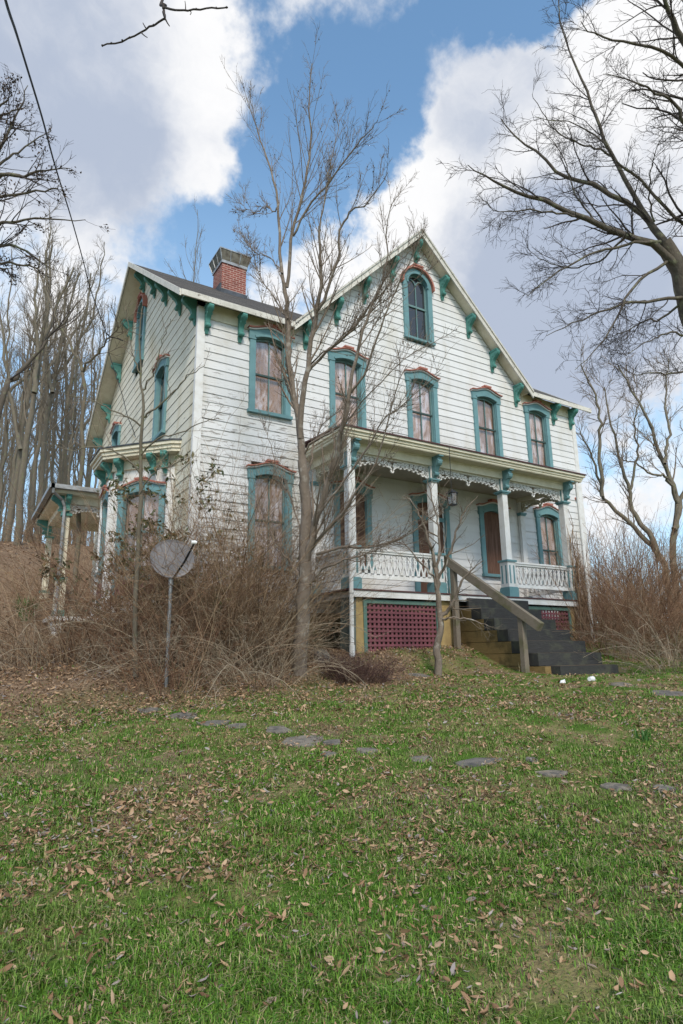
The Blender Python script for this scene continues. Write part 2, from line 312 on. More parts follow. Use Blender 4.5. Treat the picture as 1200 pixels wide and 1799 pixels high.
# ------------------------------------------------------------------ object helpers
def link(o, parent=None):
    COL.objects.link(o)
    if parent: o.parent = parent
    return o
def tag(o, label=None, cat=None, group=None, kind=None):
    if label: o['label'] = label
    if cat: o['category'] = cat
    if group: o['group'] = group
    if kind: o['kind'] = kind
    return o
def empty(name, loc=(0, 0, 0)):
    o = bpy.data.objects.new(name, None); o.location = loc; o.empty_display_size = .2
    return link(o)
class Fr:
    """wall frame: u along the wall, o outwards, z up"""
    def __init__(s, org, U, O): s.o = Vector((*org, 0)); s.U = Vector((*U, 0)).normalized(); s.O = Vector((*O, 0)).normalized()
    def __call__(s, u, o, z): return s.o + s.U * u + s.O * o + Vector((0, 0, z))
FRONT = Fr((0, 0), (1, 0), (0, -1))
LEFT = Fr((-6, 0), (0, 1), (-1, 0))
class MB:
    def __init__(s): s.v = []; s.f = []; s.m = []; s.mi = 0
    def face(s, pts):
        i = len(s.v); s.v += [tuple(p) for p in pts]; s.f.append(tuple(range(i, i + len(pts)))); s.m.append(s.mi)
    def box(s, F, u0, u1, o0, o1, z0, z1):
        i = len(s.v)
        s.v += [tuple(F(u, o, z)) for z in (z0, z1) for u, o in ((u0, o0), (u1, o0), (u1, o1), (u0, o1))]
        for q in ((3, 2, 1, 0), (4, 5, 6, 7), (0, 1, 5, 4), (1, 2, 6, 5), (2, 3, 7, 6), (3, 0, 4, 7)):
            s.f.append(tuple(i + k for k in q)); s.m.append(s.mi)
    def prism(s, pts0, pts1):
        """two matching rings of 3d points"""
        n = len(pts0); i = len(s.v); s.v += [tuple(p) for p in pts0] + [tuple(p) for p in pts1]
        s.f.append(tuple(range(i + n - 1, i - 1, -1))); s.f.append(tuple(range(i + n, i + 2 * n))); s.m += [s.mi] * 2
        for k in range(n):
            l = (k + 1) % n; s.f.append((i + k, i + l, i + n + l, i + n + k)); s.m.append(s.mi)
    def ribbon(s, F, line, wd, o0, o1, closed=False):
        """thick flat strip following a 2d line in the wall plane"""
        P = [np.array(p, float) for p in line]; n = len(P); L = []; Rr = []
        for k in range(n):
            a = P[(k - 1) % n] if (closed or k) else P[0]; b = P[(k + 1) % n] if (closed or k < n - 1) else P[-1]
            t = b - a; t = t / (np.linalg.norm(t) + 1e-9); nn = np.array([-t[1], t[0]])
            ww = wd if np.isscalar(wd) else wd[k]
            L.append(P[k] + nn * ww / 2); Rr.append(P[k] - nn * ww / 2)
        i = len(s.v)
        for k in range(n):
            for q, o in ((L[k], o0), (Rr[k], o0), (Rr[k], o1), (L[k], o1)): s.v.append(tuple(F(q[0], o, q[1])))
        rngk = range(n) if closed else range(n - 1)
        for k in rngk:
            a = i + 4 * k; b = i + 4 * ((k + 1) % n)
            for q in range(4): s.f.append((a + q, a + (q + 1) % 4, b + (q + 1) % 4, b + q)); s.m.append(s.mi)
        if not closed:
            s.f.append((i, i + 3, i + 2, i + 1)); e = i + 4 * (n - 1); s.f.append((e, e + 1, e + 2, e + 3)); s.m += [s.mi] * 2
    def tube(s, pts, r, n=8):
        pts = [Vector(p) for p in pts]; i = len(s.v); m_ = len(pts)
        for k, p in enumerate(pts):
            t = (pts[min(k + 1, m_ - 1)] - pts[max(k - 1, 0)]).normalized()
            a = t.cross(Vector((.31, .77, .55))).normalized(); b = t.cross(a)
            rr = r if np.isscalar(r) else r[k]
            for j in range(n):
                an = 2 * PI * j / n; s.v.append(tuple(p + a * rr * math.cos(an) + b * rr * math.sin(an)))
        for k in range(m_ - 1):
            for j in range(n):
                l = (j + 1) % n; s.f.append((i + k * n + j, i + k * n + l, i + k * n + n + l, i + k * n + n + j)); s.m.append(s.mi)
        s.f.append(tuple(range(i + n - 1, i - 1, -1))); e = i + (m_ - 1) * n; s.f.append(tuple(range(e, e + n))); s.m += [s.mi] * 2
    def build(s, name, mats, parent=None, loc=None, bevel=0):
        me = bpy.data.meshes.new(name); me.from_pydata(s.v, [], s.f)
        if not isinstance(mats, (list, tuple)): mats = [mats]
        for q in mats: me.materials.append(q)
        if len(mats) > 1: me.polygons.foreach_set('material_index', s.m)
        me.update()
        o = bpy.data.objects.new(name, me); link(o, parent)
        if loc is not None: o.location = loc
        if bevel:
            b = o.modifiers.new('soft_edges', 'BEVEL'); b.width = bevel; b.segments = 2; b.limit_method = 'ANGLE'
        return o
def copy_part(o, parent, loc=None, rotz=None):
    c = o.copy(); link(c, parent)
    if loc is not None: c.location = loc
    if rotz is not None: c.rotation_euler = (0, 0, rotz)
    return c

# ------------------------------------------------------------------ ground
def ss(a, b, x):
    t = np.clip((np.asarray(x, float) - a) / (b - a), 0, 1); return t * t * (3 - 2 * t)
def G(x, y):
    x = np.asarray(x, float); y = np.asarray(y, float)
    s_ = (x - CAM[0]) * .524 + (y - CAM[1]) * .852; e = 13.0
    soft = np.log1p(np.exp(-np.abs(s_ - e) / .8)) * .8
    m_ = np.minimum(s_, e) - soft
    return -1.9 + .093 * m_ + .05 * np.maximum(np.minimum(s_, 90) - e, 0) - .13 * np.exp(-((x - 1.3) / 1.3) ** 2 - ((y + 4.0) / .9) ** 2) + .42 * ss(-3.0, -1.3, y) + 4.2 * ss(3, 19, y) * np.maximum(ss(-4.5, -7.5, x), ss(11.5, 17, y) * ss(14, -2, x))
def gv(x, y, dz=0.): return Vector((x, y, float(G(x, y)) + dz))
def ghit(u, v):
    d = ray(u, v); k = 1.
    while k < 150:
        q = CAM + d * k
        if q[2] < float(G(q[0], q[1])): return q, k
        k += .01
    return q, k
def vnoise(x, y, sc, seed=0):
    """cheap value noise for scattering"""
    r_ = np.random.default_rng(seed); T = r_.random((64, 64))
    x = np.asarray(x) * sc; y = np.asarray(y) * sc
    xi = np.floor(x).astype(int); yi = np.floor(y).astype(int); fx = x - xi; fy = y - yi
    fx = fx * fx * (3 - 2 * fx); fy = fy * fy * (3 - 2 * fy)
    g = lambda a, b: T[a % 64, b % 64]
    return (g(xi, yi) * (1 - fx) + g(xi + 1, yi) * fx) * (1 - fy) + (g(xi, yi + 1) * (1 - fx) + g(xi + 1, yi + 1) * fx) * fy
def np_mesh(name, V, Fq, mats, matidx=None, smooth=False):
    """V (n,3); Fq list of (k,3|4) index arrays"""
    me = bpy.data.meshes.new(name); V = np.asarray(V, np.float32)
    me.vertices.add(len(V)); me.vertices.foreach_set('co', V.ravel())
    Fq = [np.asarray(f, np.int32) for f in Fq if len(f)]
    loops = np.concatenate([f.ravel() for f in Fq]); tot = np.concatenate([np.full(len(f), f.shape[1], np.int32) for f in Fq])
    st = np.concatenate([[0], np.cumsum(tot)[:-1]]).astype(np.int32)
    me.loops.add(len(loops)); me.loops.foreach_set('vertex_index', loops)
    me.polygons.add(len(tot)); me.polygons.foreach_set('loop_start', st); me.polygons.foreach_set('loop_total', tot)
    if not isinstance(mats, (list, tuple)): mats = [mats]
    for q in mats: me.materials.append(q)
    if matidx is not None: me.polygons.foreach_set('material_index', np.asarray(matidx, np.int32))
    if smooth: me.polygons.foreach_set('use_smooth', np.ones(len(tot), bool))
    me.update(calc_edges=True)
    return me
n_ = 260
tt = np.linspace(-1, 1, n_); sx = np.sinh(tt * 4.6) / np.sinh(4.6)
gx = -6 + sx * 260; gy = -6 + sx * 260
X, Y = np.meshgrid(gx, gy); Z = G(X, Y) + .05 * (vnoise(X, Y, 1.3, 3) - .5) + .02 * (vnoise(X, Y, 5., 4) - .5)
idx = np.arange(n_ * n_).reshape(n_, n_)
Fg = np.stack([idx[:-1, :-1], idx[:-1, 1:], idx[1:, 1:], idx[1:, :-1]], -1).reshape(-1, 4)
go = bpy.data.objects.new('ground', np_mesh('ground', np.stack([X, Y, Z], -1).reshape(-1, 3), [Fg], M_GROUND, smooth=True)); link(go); tag(go, kind='structure')
def Gn(x, y): return G(x, y) + .05 * (vnoise(x, y, 1.3, 3) - .5) + .02 * (vnoise(x, y, 5., 4) - .5)

# ------------------------------------------------------------------ house
HW, D = 6.0, 10.43
RZ, EZ, OV, OVS = 10.92, 6.945, .30, .49           # ridge, eave edge height, overhangs
GP, GE, GX = 10.81, 6.945, 3.826                   # cross gable peak, eave height, half width
house = empty('house'); tag(house, 'weathered white two-storey wooden house with teal window trim and brick chimney', 'house')
SL = (RZ - EZ) / (D / 2 + OV)
def zmain(y): return EZ + SL * ((y + OV) if y < D / 2 else (D + OV - y))
def zgab(x): return GP - (GP - GE) / GX * abs(x)

def clapboards(mb, F, z0, z1, xlim, holes, ex=.19, seed=1, lip=.019):
    rr = random.Random(seed); z = z0
    while z < z1 - .01:
        zt = min(z + ex, z1); a0, a1 = xlim(z), xlim(zt)
        if a1[1] - a1[0] < .02 and a0[1] - a0[0] < .05: break
        cuts = []
        for (h0, h1, hz0, hz1) in holes:
            if hz1 > z + .02 and hz0 < zt - .02: cuts.append((h0, h1))
        lo, hi = min(a0[0], a1[0]), max(a0[1], a1[1])
        segs = [(lo, hi)]
        for c0, c1 in cuts:
            ns = []
            for s0, s1 in segs:
                if c1 <= s0 or c0 >= s1: ns.append((s0, s1)); continue
                if c0 > s0: ns.append((s0, c0))
                if c1 < s1: ns.append((c1, s1))
            segs = ns
        for s0, s1 in segs:
            p = s0; js = [s0]
            while True:
                p += rr.uniform(1.6, 4.2)
                if p > s1 - .5: break
                js.append(p)
            js.append(s1)
            for b0, b1 in zip(js[:-1], js[1:]):
                d = rr.uniform(-.003, .003); sag = rr.uniform(-.007, .007)
                cl = lambda u, lim: min(max(u, lim[0]), lim[1])
                u0b, u1b, u0t, u1t = cl(b0, a0), cl(b1 - .003, a0), cl(b0, a1), cl(b1 - .003, a1)
                if u1b - u0b < .005 and u1t - u0t < .005: continue
                ob = lip + d
                mb.face([F(u0b, ob, z + sag), F(u1b, ob, z - sag), F(u1t, .004, zt), F(u0t, .004, zt)])
                mb.face([F(u0b, -.004, z + sag + .012), F(u1b, -.004, z - sag + .012), F(u1b, ob, z - sag), F(u0b, ob, z + sag)])
        z = zt

def opening_arch(hw, zs, rise, n=10):
    return [(hw * (1 - 2 * k / n), zs + rise * (1 - (1 - 2 * k / n) ** 2)) for k in range(n + 1)]
def part_window(F, uc, zb, zpk, hw=.5, cover='blind', parent=None, jw=.135, transom=None, dark=False, sill=True, trimmat=None):
    """ogee-headed sash window: casing > crown, sash, covering, pane"""
    tm = trimmat or M_TEAL
    f = lambda u, o, z: F(uc + u, o, z)
    oh = hw - jw; hr = .13
    zend = zpk - .06 - hr                      # casing height at the ends of the ogee
    zspring = zpk - .36; rise = .085
    bell = lambda u: zend + hr * (.5 + .5 * math.cos(PI * max(-1, min(1, u / (hw + .03))))) ** 1.0
    mb = MB()
    for sgn in (-1, 1):
        a, b = sorted((sgn * oh, sgn * hw)); mb.box(f, a, b, -.08, .065, zb, zspring - .04)
        a, b = sorted((sgn * (oh - .012), sgn * oh)); mb.box(f, a, b, -.10, .02, zb, zspring - .02)
    top = [(u, bell(u)) for u in np.linspace(-hw - .03, hw + .03, 21)]
    ar = opening_arch(oh, zspring, rise)
    low = [(hw + .03, zspring - .04), (oh, zspring - .04)] + ar + [(-oh, zspring - .04), (-hw - .03, zspring - .04)]
    poly = top + low
    mb.prism([f(u, .08, z) for u, z in poly], [f(u, -.08, z) for u, z in poly])
    # raised arch moulding round the opening
    mb.ribbon(f, [(u * 1.07, z + .03) for u, z in ar], .05, .05, .098)
    if sill: mb.box(f, -hw - .03, hw + .03, -.10, .11, zb - .07, zb + .002)
    win = mb.build('window', tm, parent)
    c = MB(); ln = [(u, bell(u)) for u in np.linspace(-hw - .05, hw + .05, 21)]
    c.mi = 1; c.ribbon(f, [(u, z + .014) for u, z in ln], .026, -.02, .115)
    c.mi = 0; c.ribbon(f, [(u * 1.03, z + .045) for u, z in ln], 0.026, -.02, .15)
    c.box(f, -.13, .13, -.02, .165, zend + hr + .055, zend + hr + .10)
    c.build('crown_molding', [M_SALMON, M_WHITE], win)
    if cover == 'board':
        p = MB(); poly = [(-oh, zb), (oh, zb)] + ar
        p.prism([f(u, -.01, z) for u, z in poly], [f(u, -.035, z) for u, z in poly]); p.build('plywood_cover', M_PLY, win)
        if transom:
            t = MB(); t.box(f, -oh, oh, -.03, .03, transom, transom + .10); t.build('transom_bar', tm, win)
        return win
    zm = (zb + zspring) / 2 + .03
    s = MB()
    ring = [(-oh + .02, zb + .03), (oh - .02, zb + .03)] + [(u * .95, z - .025) for u, z in ar]
    s.ribbon(f, ring, .045, -.06, -.03, closed=True)
    s.box(f, -.012, .012, -.058, -.03, zb + .03, zspring + rise - .03)
    s.mi = 1; s.box(f, -oh, oh, -.055, -.012, zm - .022, zm + .022)
    s.build('sash', [M_TEALSASH, M_DKSASH], win)
    poly = [(-oh, zb), (oh, zb)] + ar
    p = MB(); p.face([f(u, -.055, z) for u, z in poly]); p.build('pane', M_GLASSD if dark else M_GLASS, win)
    if not dark:
        p = MB(); p.face([f(u, -.11, z) for u, z in poly]); p.build('window_covering', M_BLIND, win)
    return win
def arched_window(F, uc, zb, ztop, hw=.49, parent=None):
    f = lambda u, o, z: F(uc + u, o, z)
    jw = .15; oh = hw - jw; zs = ztop - hw
    arc = lambda r, a0=0, a1=180, n=18: [(r * math.cos(R(a)), zs + r * math.sin(R(a))) for a in np.linspace(a0, a1, n)]
    mb = MB()
    ln = [(hw - jw / 2, zb), (hw - jw / 2, zs)] + arc(hw - jw / 2)[1:-1] + [(-hw + jw / 2, zs), (-hw + jw / 2, zb)]
    mb.ribbon(f, ln, jw, -.10, .065)
    ln2 = [(oh, zs)] + arc(oh + .02)[1:-1] + [(-oh, zs)]
    mb.ribbon(f, ln2, .05, .05, .095)
    mb.box(f, -hw - .02, hw + .02, -.10, .10, zb - .06, zb + .002)
    win = mb.build('arched_window', M_TEAL, parent)
    c = MB(); c.ribbon(f, arc(hw + .035, -4, 184, 22), .05, -.02, .14)
    c.box(f, -.16, .16, -.02, .16, ztop + .05, ztop + .10); c.build('crown_molding', [M_SALMON], win)
    s = MB(); ring = [(-oh + .02, zb + .03), (oh - .02, zb + .03), (oh - .02, zs)] + arc(oh - .02)[1:-1] + [(-oh + .02, zs)]
    s.ribbon(f, ring, .045, -.06, -.03, closed=True)
    s.box(f, -.014, .014, -.06, -.03, zb, zs + .05)
    zm = zb + (zs - zb) * .55 + .1
    s.box(f, -oh, oh, -.065, -.02, zm - .028, zm + .028)
    for sg in (-1, 1):
        r2 = oh / 2
        s.ribbon(f, [(sg * oh / 2 + r2 * math.cos(R(a)), zs + r2 * math.sin(R(a)) * 1.15) for a in np.linspace(0, 180, 10)], .028, -.06, -.03)
    s.build('sash', M_TEALSASH, win)
    p = MB(); p.face([f(u, -.055, z) for u, z in [(-oh, zb), (oh, zb)] + arc(oh)]); p.build('pane', M_GLASSD, win)
    return win

WX = (-4.32, -2.284, 0.0, 2.284, 4.32); WC = -.02
UP = [(WC + x, 4.74, 6.80) for x in WX]
LOWW = [(-4.30, 1.35, 3.60), (4.38, 1.35, 3.66)]
LOWB = [(-2.22, 1.50, 3.52), (2.22, 1.55, 3.52)]
hl = lambda c, z0, z1, hw=.44: (c - hw, c + hw, z0, z1 - .16)
mb = MB()
holes = [hl(c, a, b) for c, a, b in UP + LOWW + LOWB] + [(-.47, .47, .5, 3.3), (WC - .42, WC + .42, 7.7, 9.55)]
def xl(z):
    if z <= EZ - .2: return (-HW + .12, HW - .12)
    lim = (GP - z - .10) / ((GP - GE) / GX)
    if z < 6.85: return (-HW + .12, HW - .12)
    return (-lim, lim)
clapboards(mb, FRONT, .55, 10.7, xl, holes, seed=3)
mb.build('front_wall', M_SIDE, house)
mb = MB()
hL = [(2.65 - .44, 2.65 + .44, 4.74, 6.64), (7.75 - .44, 7.75 + .44, 4.74, 6.64), (5.30 - .42, 5.30 + .42, 7.8, 9.65)]
def xlL(z):
    if z < 6.95: return (.12, D)
    a = (z + .12 - EZ) / SL - OV
    return (max(a, .12), min(D - a, D))
clapboards(mb, LEFT, .55, 10.7, xlL, hL, .26, seed=5, lip=.015)
mb.build('side_wall', M_SIDEL, house)
# hidden backing shell: dark interior behind windows, back and right walls
mb = MB(); B = Fr((0, 0), (1, 0), (0, -1))
for (u0, u1, z0, z1) in [(-5.9, 5.9, .4, 6.9)]:
    mb.face([B(u0, -.35, z0), B(u1, -.35, z0), B(u1, -.35, z1), B(u0, -.35, z1)])
    mb.face([B(u1 + .1, 0, z0), B(u1 + .1, -D, z0), B(u1 + .1, -D, z1), B(u1 + .1, 0, z1)])
    mb.face([B(-HW, -D, z0), B(HW, -D, z0), B(HW, -D, z1), B(-HW, -D, z1)])
    mb.face([(-5.65, 0.1, z0), (-5.65, D, z0), (-5.65, D, 6.9), (-5.65, D / 2, 10.5), (-5.65, 0.1, 6.9)])
    mb.face([(HW, 0, 6.9), (HW, D, 6.9), (HW, D / 2, RZ - .15)])
    mb.face([(-3.7, .35, 6.8), (3.7, .35, 6.8), (0, .35, 10.4)])
mb.build('rear_wall', M_SIDE, house)
# corner boards and frieze
for F_, u0, u1, o0, o1 in ((FRONT, -HW - .03, -HW + .135, -.02, .035), (LEFT, -.032, .075, .0, .034), (FRONT, HW - .135, HW + .03, -.02, .035)):
    mb = MB(); mb.box(F_, u0, u1, o0, o1, .45, 6.86); mb.build('corner_board', M_WHITE, house)
for u0, u1 in ((-HW + .136, -3.72), (3.72, HW - .136)):
    mb = MB(); mb.box(FRONT, u0, u1, .0, .030, 6.62, 6.98); mb.build('frieze_board', M_CREAM, house)
# foundation
mb = MB(); mb.box(FRONT, -HW + .02, HW - .02, -D, -.02, -1.2, .55); mb.build('foundation', M_STONE, house)
mb = MB(); mb.box(FRONT, -HW - .01, HW + .01, -.02, .05, .44, .56); mb.box(LEFT, .02, D, 0, .05, .44, .56); mb.build('water_table', M_WHITE, house)
# roof
def slab(mb, poly, dz):
    mb.prism([(x, y, z) for x, y, z in poly], [(x, y, z - dz) for x, y, z in poly])
TH = .07
mb = MB(); X0 = HW + OVS
for sg in (-1, 1):
    pts = [(sg * X0, -OV), (sg * GX, -OV), (sg * .01, (GP - EZ) / SL - OV), (sg * .01, D / 2), (sg * X0, D / 2)]
    slab(mb, [(x, y, zmain(y)) for x, y in pts], TH)
slab(mb, [(x, y, zmain(y)) for x, y in [(-X0, D / 2), (X0, D / 2), (X0, D + OV), (-X0, D + OV)]], TH)
yv = (GP - EZ) / SL - OV
for sg in (-1, 1):
    slab(mb, [(sg * GX, -OV - .015, GE + .01), (0, -OV - .015, GP + .01), (0, yv, GP + .01), (sg * GX, -OV + .001, GE + .01)], TH)
roof = mb.build('roof', M_ROOF, house)
# soffits (cream undersides) just below the roof deck
mb = MB(); g = .078
def under(poly): mb.face([(x, y, z - g) for x, y, z in poly])
under([(-X0 + .02, -OV + .02, zmain(-OV + .02)), (-X0 + .02, D / 2, RZ), (-HW + .02, D / 2, RZ), (-HW + .02, -OV + .02, zmain(-OV + .02))])
under([(-X0 + .02, D + OV - .02, zmain(D + OV - .02)), (-X0 + .02, D / 2, RZ), (-HW + .02, D / 2, RZ), (-HW + .02, D + OV - .02, zmain(D + OV - .02))])
under([(HW - .02, -OV + .02, zmain(-OV)), (HW - .02, D / 2, RZ), (X0 - .02, D / 2, RZ), (X0 - .02, -OV + .02, zmain(-OV))])
for sg in (-1, 1):
    under([(sg * (HW - .02), -OV + .02, zmain(-OV)), (sg * (GX - .1), -OV + .02, zmain(-OV)), (sg * (GX - .1), .02, zmain(0.02)), (sg * (HW - .02), .02, zmain(0.02))])
    under([(sg * (GX - .03), -OV + .0, GE + .04), (0, -OV, GP), (0, .02, GP), (sg * (GX - .03), .02, GE + .04)])
mb.build('soffit', M_CREAM, roof)
# barge boards and fascias
mb = MB(); fh = .15
def plank(a, b, n, h=fh, t=.035, dz=.02):
    a = Vector(a); b = Vector(b); n = Vector(n)
    mb.prism([a + Vector((0, 0, dz)), b + Vector((0, 0, dz)), b + Vector((0, 0, dz - h)), a + Vector((0, 0, dz - h))],
             [p + n * t for p in (a + Vector((0, 0, dz)), b + Vector((0, 0, dz)), b + Vector((0, 0, dz - h)), a + Vector((0, 0, dz - h)))])
for sg in (-1, 1):
    plank((sg * X0, -OV, EZ - .012), (sg * GX, -OV, EZ - .012), (0, -1, 0), .13)
    plank((sg * X0, -OV, EZ), (sg * X0, D / 2, RZ), (sg, 0, 0), .155)
    plank((sg * X0, D + OV, EZ), (sg * X0, D / 2, RZ), (sg, 0, 0), .155)
    plank((sg * (GX + .05), -OV - .015, GE - .03), (0, -OV - .015, GP + .018), (0, -1, 0), .19, .04)
    plank((sg * (GX + .05), -OV - .055, GE - .0), (0, -OV - .055, GP + .048), (0, -1, 0), .06, .03)
mb.build('barge_board', M_BARGE, roof)

# chimney
ch = MB(); cx0, cx1, cy0, cy1 = -4.00, -3.22, 4.25, 5.02
CF = Fr((0, 0), (1, 0), (0, 1))
ch.box(CF, cx0, cx1, cy0, cy1, 9.6, 11.26)
chim = ch.build('chimney', M_BRICK, roof)
c = MB(); c.box(CF, cx0 - .03, cx1 + .03, cy0 - .03, cy1 + .03, 11.22, 11.31)
def flare(mb, z0, z1, e0, e1, t=.012):
    for ring in (0, t):
        a = [(cx0 - e0 + ring, cy0 - e0 + ring, z0), (cx1 + e0 - ring, cy0 - e0 + ring, z0), (cx1 + e0 - ring, cy1 + e0 - ring, z0), (cx0 - e0 + ring, cy1 + e0 - ring, z0)]
        b = [(cx0 - e1 + ring, cy0 - e1 + ring, z1), (cx1 + e1 - ring, cy0 - e1 + ring, z1), (cx1 + e1 - ring, cy1 + e1 - ring, z1), (cx0 - e1 + ring, cy1 + e1 - ring, z1)]
        for k in range(4): mb.face([a[k], a[(k + 1) % 4], b[(k + 1) % 4], b[k]])
c.mi = 1; flare(c, 11.31, 11.62, .02, .11)
c.mi = 0
c.box(CF, cx0 - .125, cx1 + .125, cy0 - .125, cy1 + .125, 11.62, 11.655)
for k in range(4):
    t = k / 3; xa = cx0 - .03 + t * (cx1 - cx0 + .06); xb = cx0 - .115 + t * (cx1 - cx0 + .23)
    c.tube([(xa, cy0 - .035, 11.31), (xb, cy0 - .118, 11.63)], .014, 5)
    ya = cy0 - .03 + t * (cy1 - cy0 + .06); yb = cy0 - .115 + t * (cy1 - cy0 + .23)
    c.tube([(cx0 - .035, ya, 11.31), (cx0 - .118, yb, 11.63)], .014, 5)
c.build('chimney_cap', [M_GALV, M_MESHM], chim)
c = MB(); zz = zmain(cy0)
c.box(CF, cx0 - .04, cx1 + .04, cy0 - .05, cy0 + .0, zz - .06, zz + .10); c.box(CF, cx0 - .05, cx0, cy0, cy0 + .5, zz - .05, zz + .30)
c.build('chimney_flashing', M_FLASH, chim)

# windows of the house
for k, (c_, a, b) in enumerate(UP): part_window(FRONT, c_, a, b, parent=house)
for c_, a, b in LOWW: part_window(FRONT, c_, a, b, parent=house)
for c_, a, b in LOWB: part_window(FRONT, c_, a, b, cover='board', parent=house)
arched_window(FRONT, WC, 7.69, 9.78, parent=house)
part_window(LEFT, 2.65, 4.76, 6.80, parent=house, dark=True); part_window(LEFT, 7.75, 4.76, 6.80, parent=house, dark=True)
arched_window(LEFT, 5.30, 7.80, 9.92, parent=house)
d = part_window(FRONT, 0.08, .80, 3.52, hw=.58, cover='board', transom=2.78, sill=False, parent=house); d.name = 'front_door'

mb = MB(); mb.tube([(5.72, -.0, 4.02), (5.72, -.07, 4.03), (5.74, -.12, 4.0)], [.05, .06, .035], 8); mb.build('wall_fixture', M_SALMON, house)
# eave and rake brackets
def bracket_mesh():
    b = MB(); F0 = FRONT
    def side(u0, u1, poly): b.prism([F0(u0, o, z) for o, z in poly], [F0(u1, o, z) for o, z in poly])
    d, h = .25, .56
    curve = []
    for k in range(15):
        t = k / 14; o = d * (1 - t) ** 1.15 * (1 + .28 * math.sin(t * PI * 2.6 + .4)) + .035
        curve.append((o, -.07 - t * (h - .07)))
    side(-.05, .05, [(0.0, -.05), (d + .02, -.05)] + curve + [(0.0, -h)])
    side(-.065, .065, [(0, 0), (d + .035, 0), (d + .035, -.05), (0, -.05)])
    for (o, z, r) in ((d - .015, -.125, .062), (.085, -h + .10, .05)):
        side(-.06, .06, [(o + r * math.cos(a), z + r * math.sin(a)) for a in np.linspace(0, 2 * PI, 13)[:-1]])
        side(-.068, .068, [(o + r * .45 * math.cos(a), z + r * .45 * math.sin(a)) for a in np.linspace(0, 2 * PI, 9)[:-1]])
    # raised scroll on both cheeks
    for s_ in (-1, 1):
        for k in range(7):
            a = k / 6 * 4.2; r = .075 - .045 * k / 6; o = .11 + r * math.cos(a); z = -.23 + r * math.sin(a)
            side(s_ * .05, s_ * .062, [(o - .014, z - .014), (o + .014, z - .014), (o + .014, z + .014), (o - .014, z + .014)])
    side(-.035, .035, [(0, -h), (.05, -h), (.02, -h - .07), (0, -h - .07)])
    return b.build('bracket', M_GREEN, house)
br0 = bracket_mesh(); first = True
BR = [((x, -.026, 6.87), 0) for x in (-5.84, -5.08, 5.02, 5.80)]
for x in (3.46, 2.60, 1.76, .86):
    for sg in (-1, 1): BR.append(((sg * x, -.028, zgab(abs(x) + .06) - .12), 0))
BR.append(((WC, -.028, GP - .22), 0))
for dy in (1.34, 2.6, 3.9, 5.06): 
    for sg in (-1, 1): BR.append(((-6.026, D / 2 + sg * dy, zmain(D / 2 - dy - .05) - .13), -PI / 2))
BR.append(((-6.026, D / 2, RZ - .24), -PI / 2))
for loc, rz in BR:
    o = br0 if first else copy_part(br0, house); first = False
    o.location = loc; o.rotation_euler = (0, 0, rz)

# ------------------------------------------------------------------ front porch
P3, PY, PX = 3.235, 1.48, .016
FZ = .79
mb = MB(); PF = Fr((PX, 0), (1, 0), (0, -1))
pr, po = 3.64, 1.93
# roof deck and stepped cornice
def rect_ring(mb, e, z0, z1): mb.box(PF, -pr - e, pr + e, -.0, po + e, z0, z1)
mb.mi = 1; mb.prism([PF(u, o, z) for u, o, z in ((-pr - .03, 0.03, 4.12), (pr + .03, 0.03, 4.12), (pr + .03, po + .03, 3.985), (-pr - .03, po + .03, 3.985))],
                    [PF(u, o, z) for u, o, z in ((-pr - .03, 0.03, 4.09), (pr + .03, 0.03, 4.09), (pr + .03, po + .03, 3.955), (-pr - .03, po + .03, 3.955))])
mb.mi = 0; rect_ring(mb, 0.005, 3.90, 3.953); rect_ring(mb, -.035, 3.845, 3.90); rect_ring(mb, -.06, 3.80, 3.845)
mb.mi = 2; mb.box(PF, -pr + .07, pr - .07, .03, po - .07, 3.785, 3.80)
porch = mb.build('front_porch', [M_CREAM, M_FLOOR, M_CREAM], house)
mb = MB()
for (u0, u1, o0, o1) in ((-P3 - .10, P3 + .10, PY - .10, PY + .10), (-P3 - .10, -P3 + .10, .03, PY - .10), (P3 - .10, P3 + .10, .03, PY - .10)):
    mb.box(PF, u0, u1, o0, o1, 3.60, 3.785)
    mb.box(PF, u0 - .015, u1 + .015, o0 - .015, o1 + .015, 3.755, 3.784)
mb.build('porch_beam', M_CREAM, porch)
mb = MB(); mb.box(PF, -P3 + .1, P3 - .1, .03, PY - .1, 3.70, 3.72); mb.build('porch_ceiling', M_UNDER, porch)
mb = MB(); mb.box(PF, -3.42, 3.42, .0, PY + .17, FZ - .03, FZ)
mb.build('porch_floor', M_FLOOR, porch)
mb = MB(); ps = 3.30
mb.box(PF, -ps, ps, PY + .10, PY + .15, .635, .757); mb.box(PF, -ps, -ps + .05, .0, PY + .10, .635, .757); mb.box(PF, ps - .05, ps, .0, PY + .10, .635, .757)
mb.build('porch_skirt_board', M_WHITE, porch)
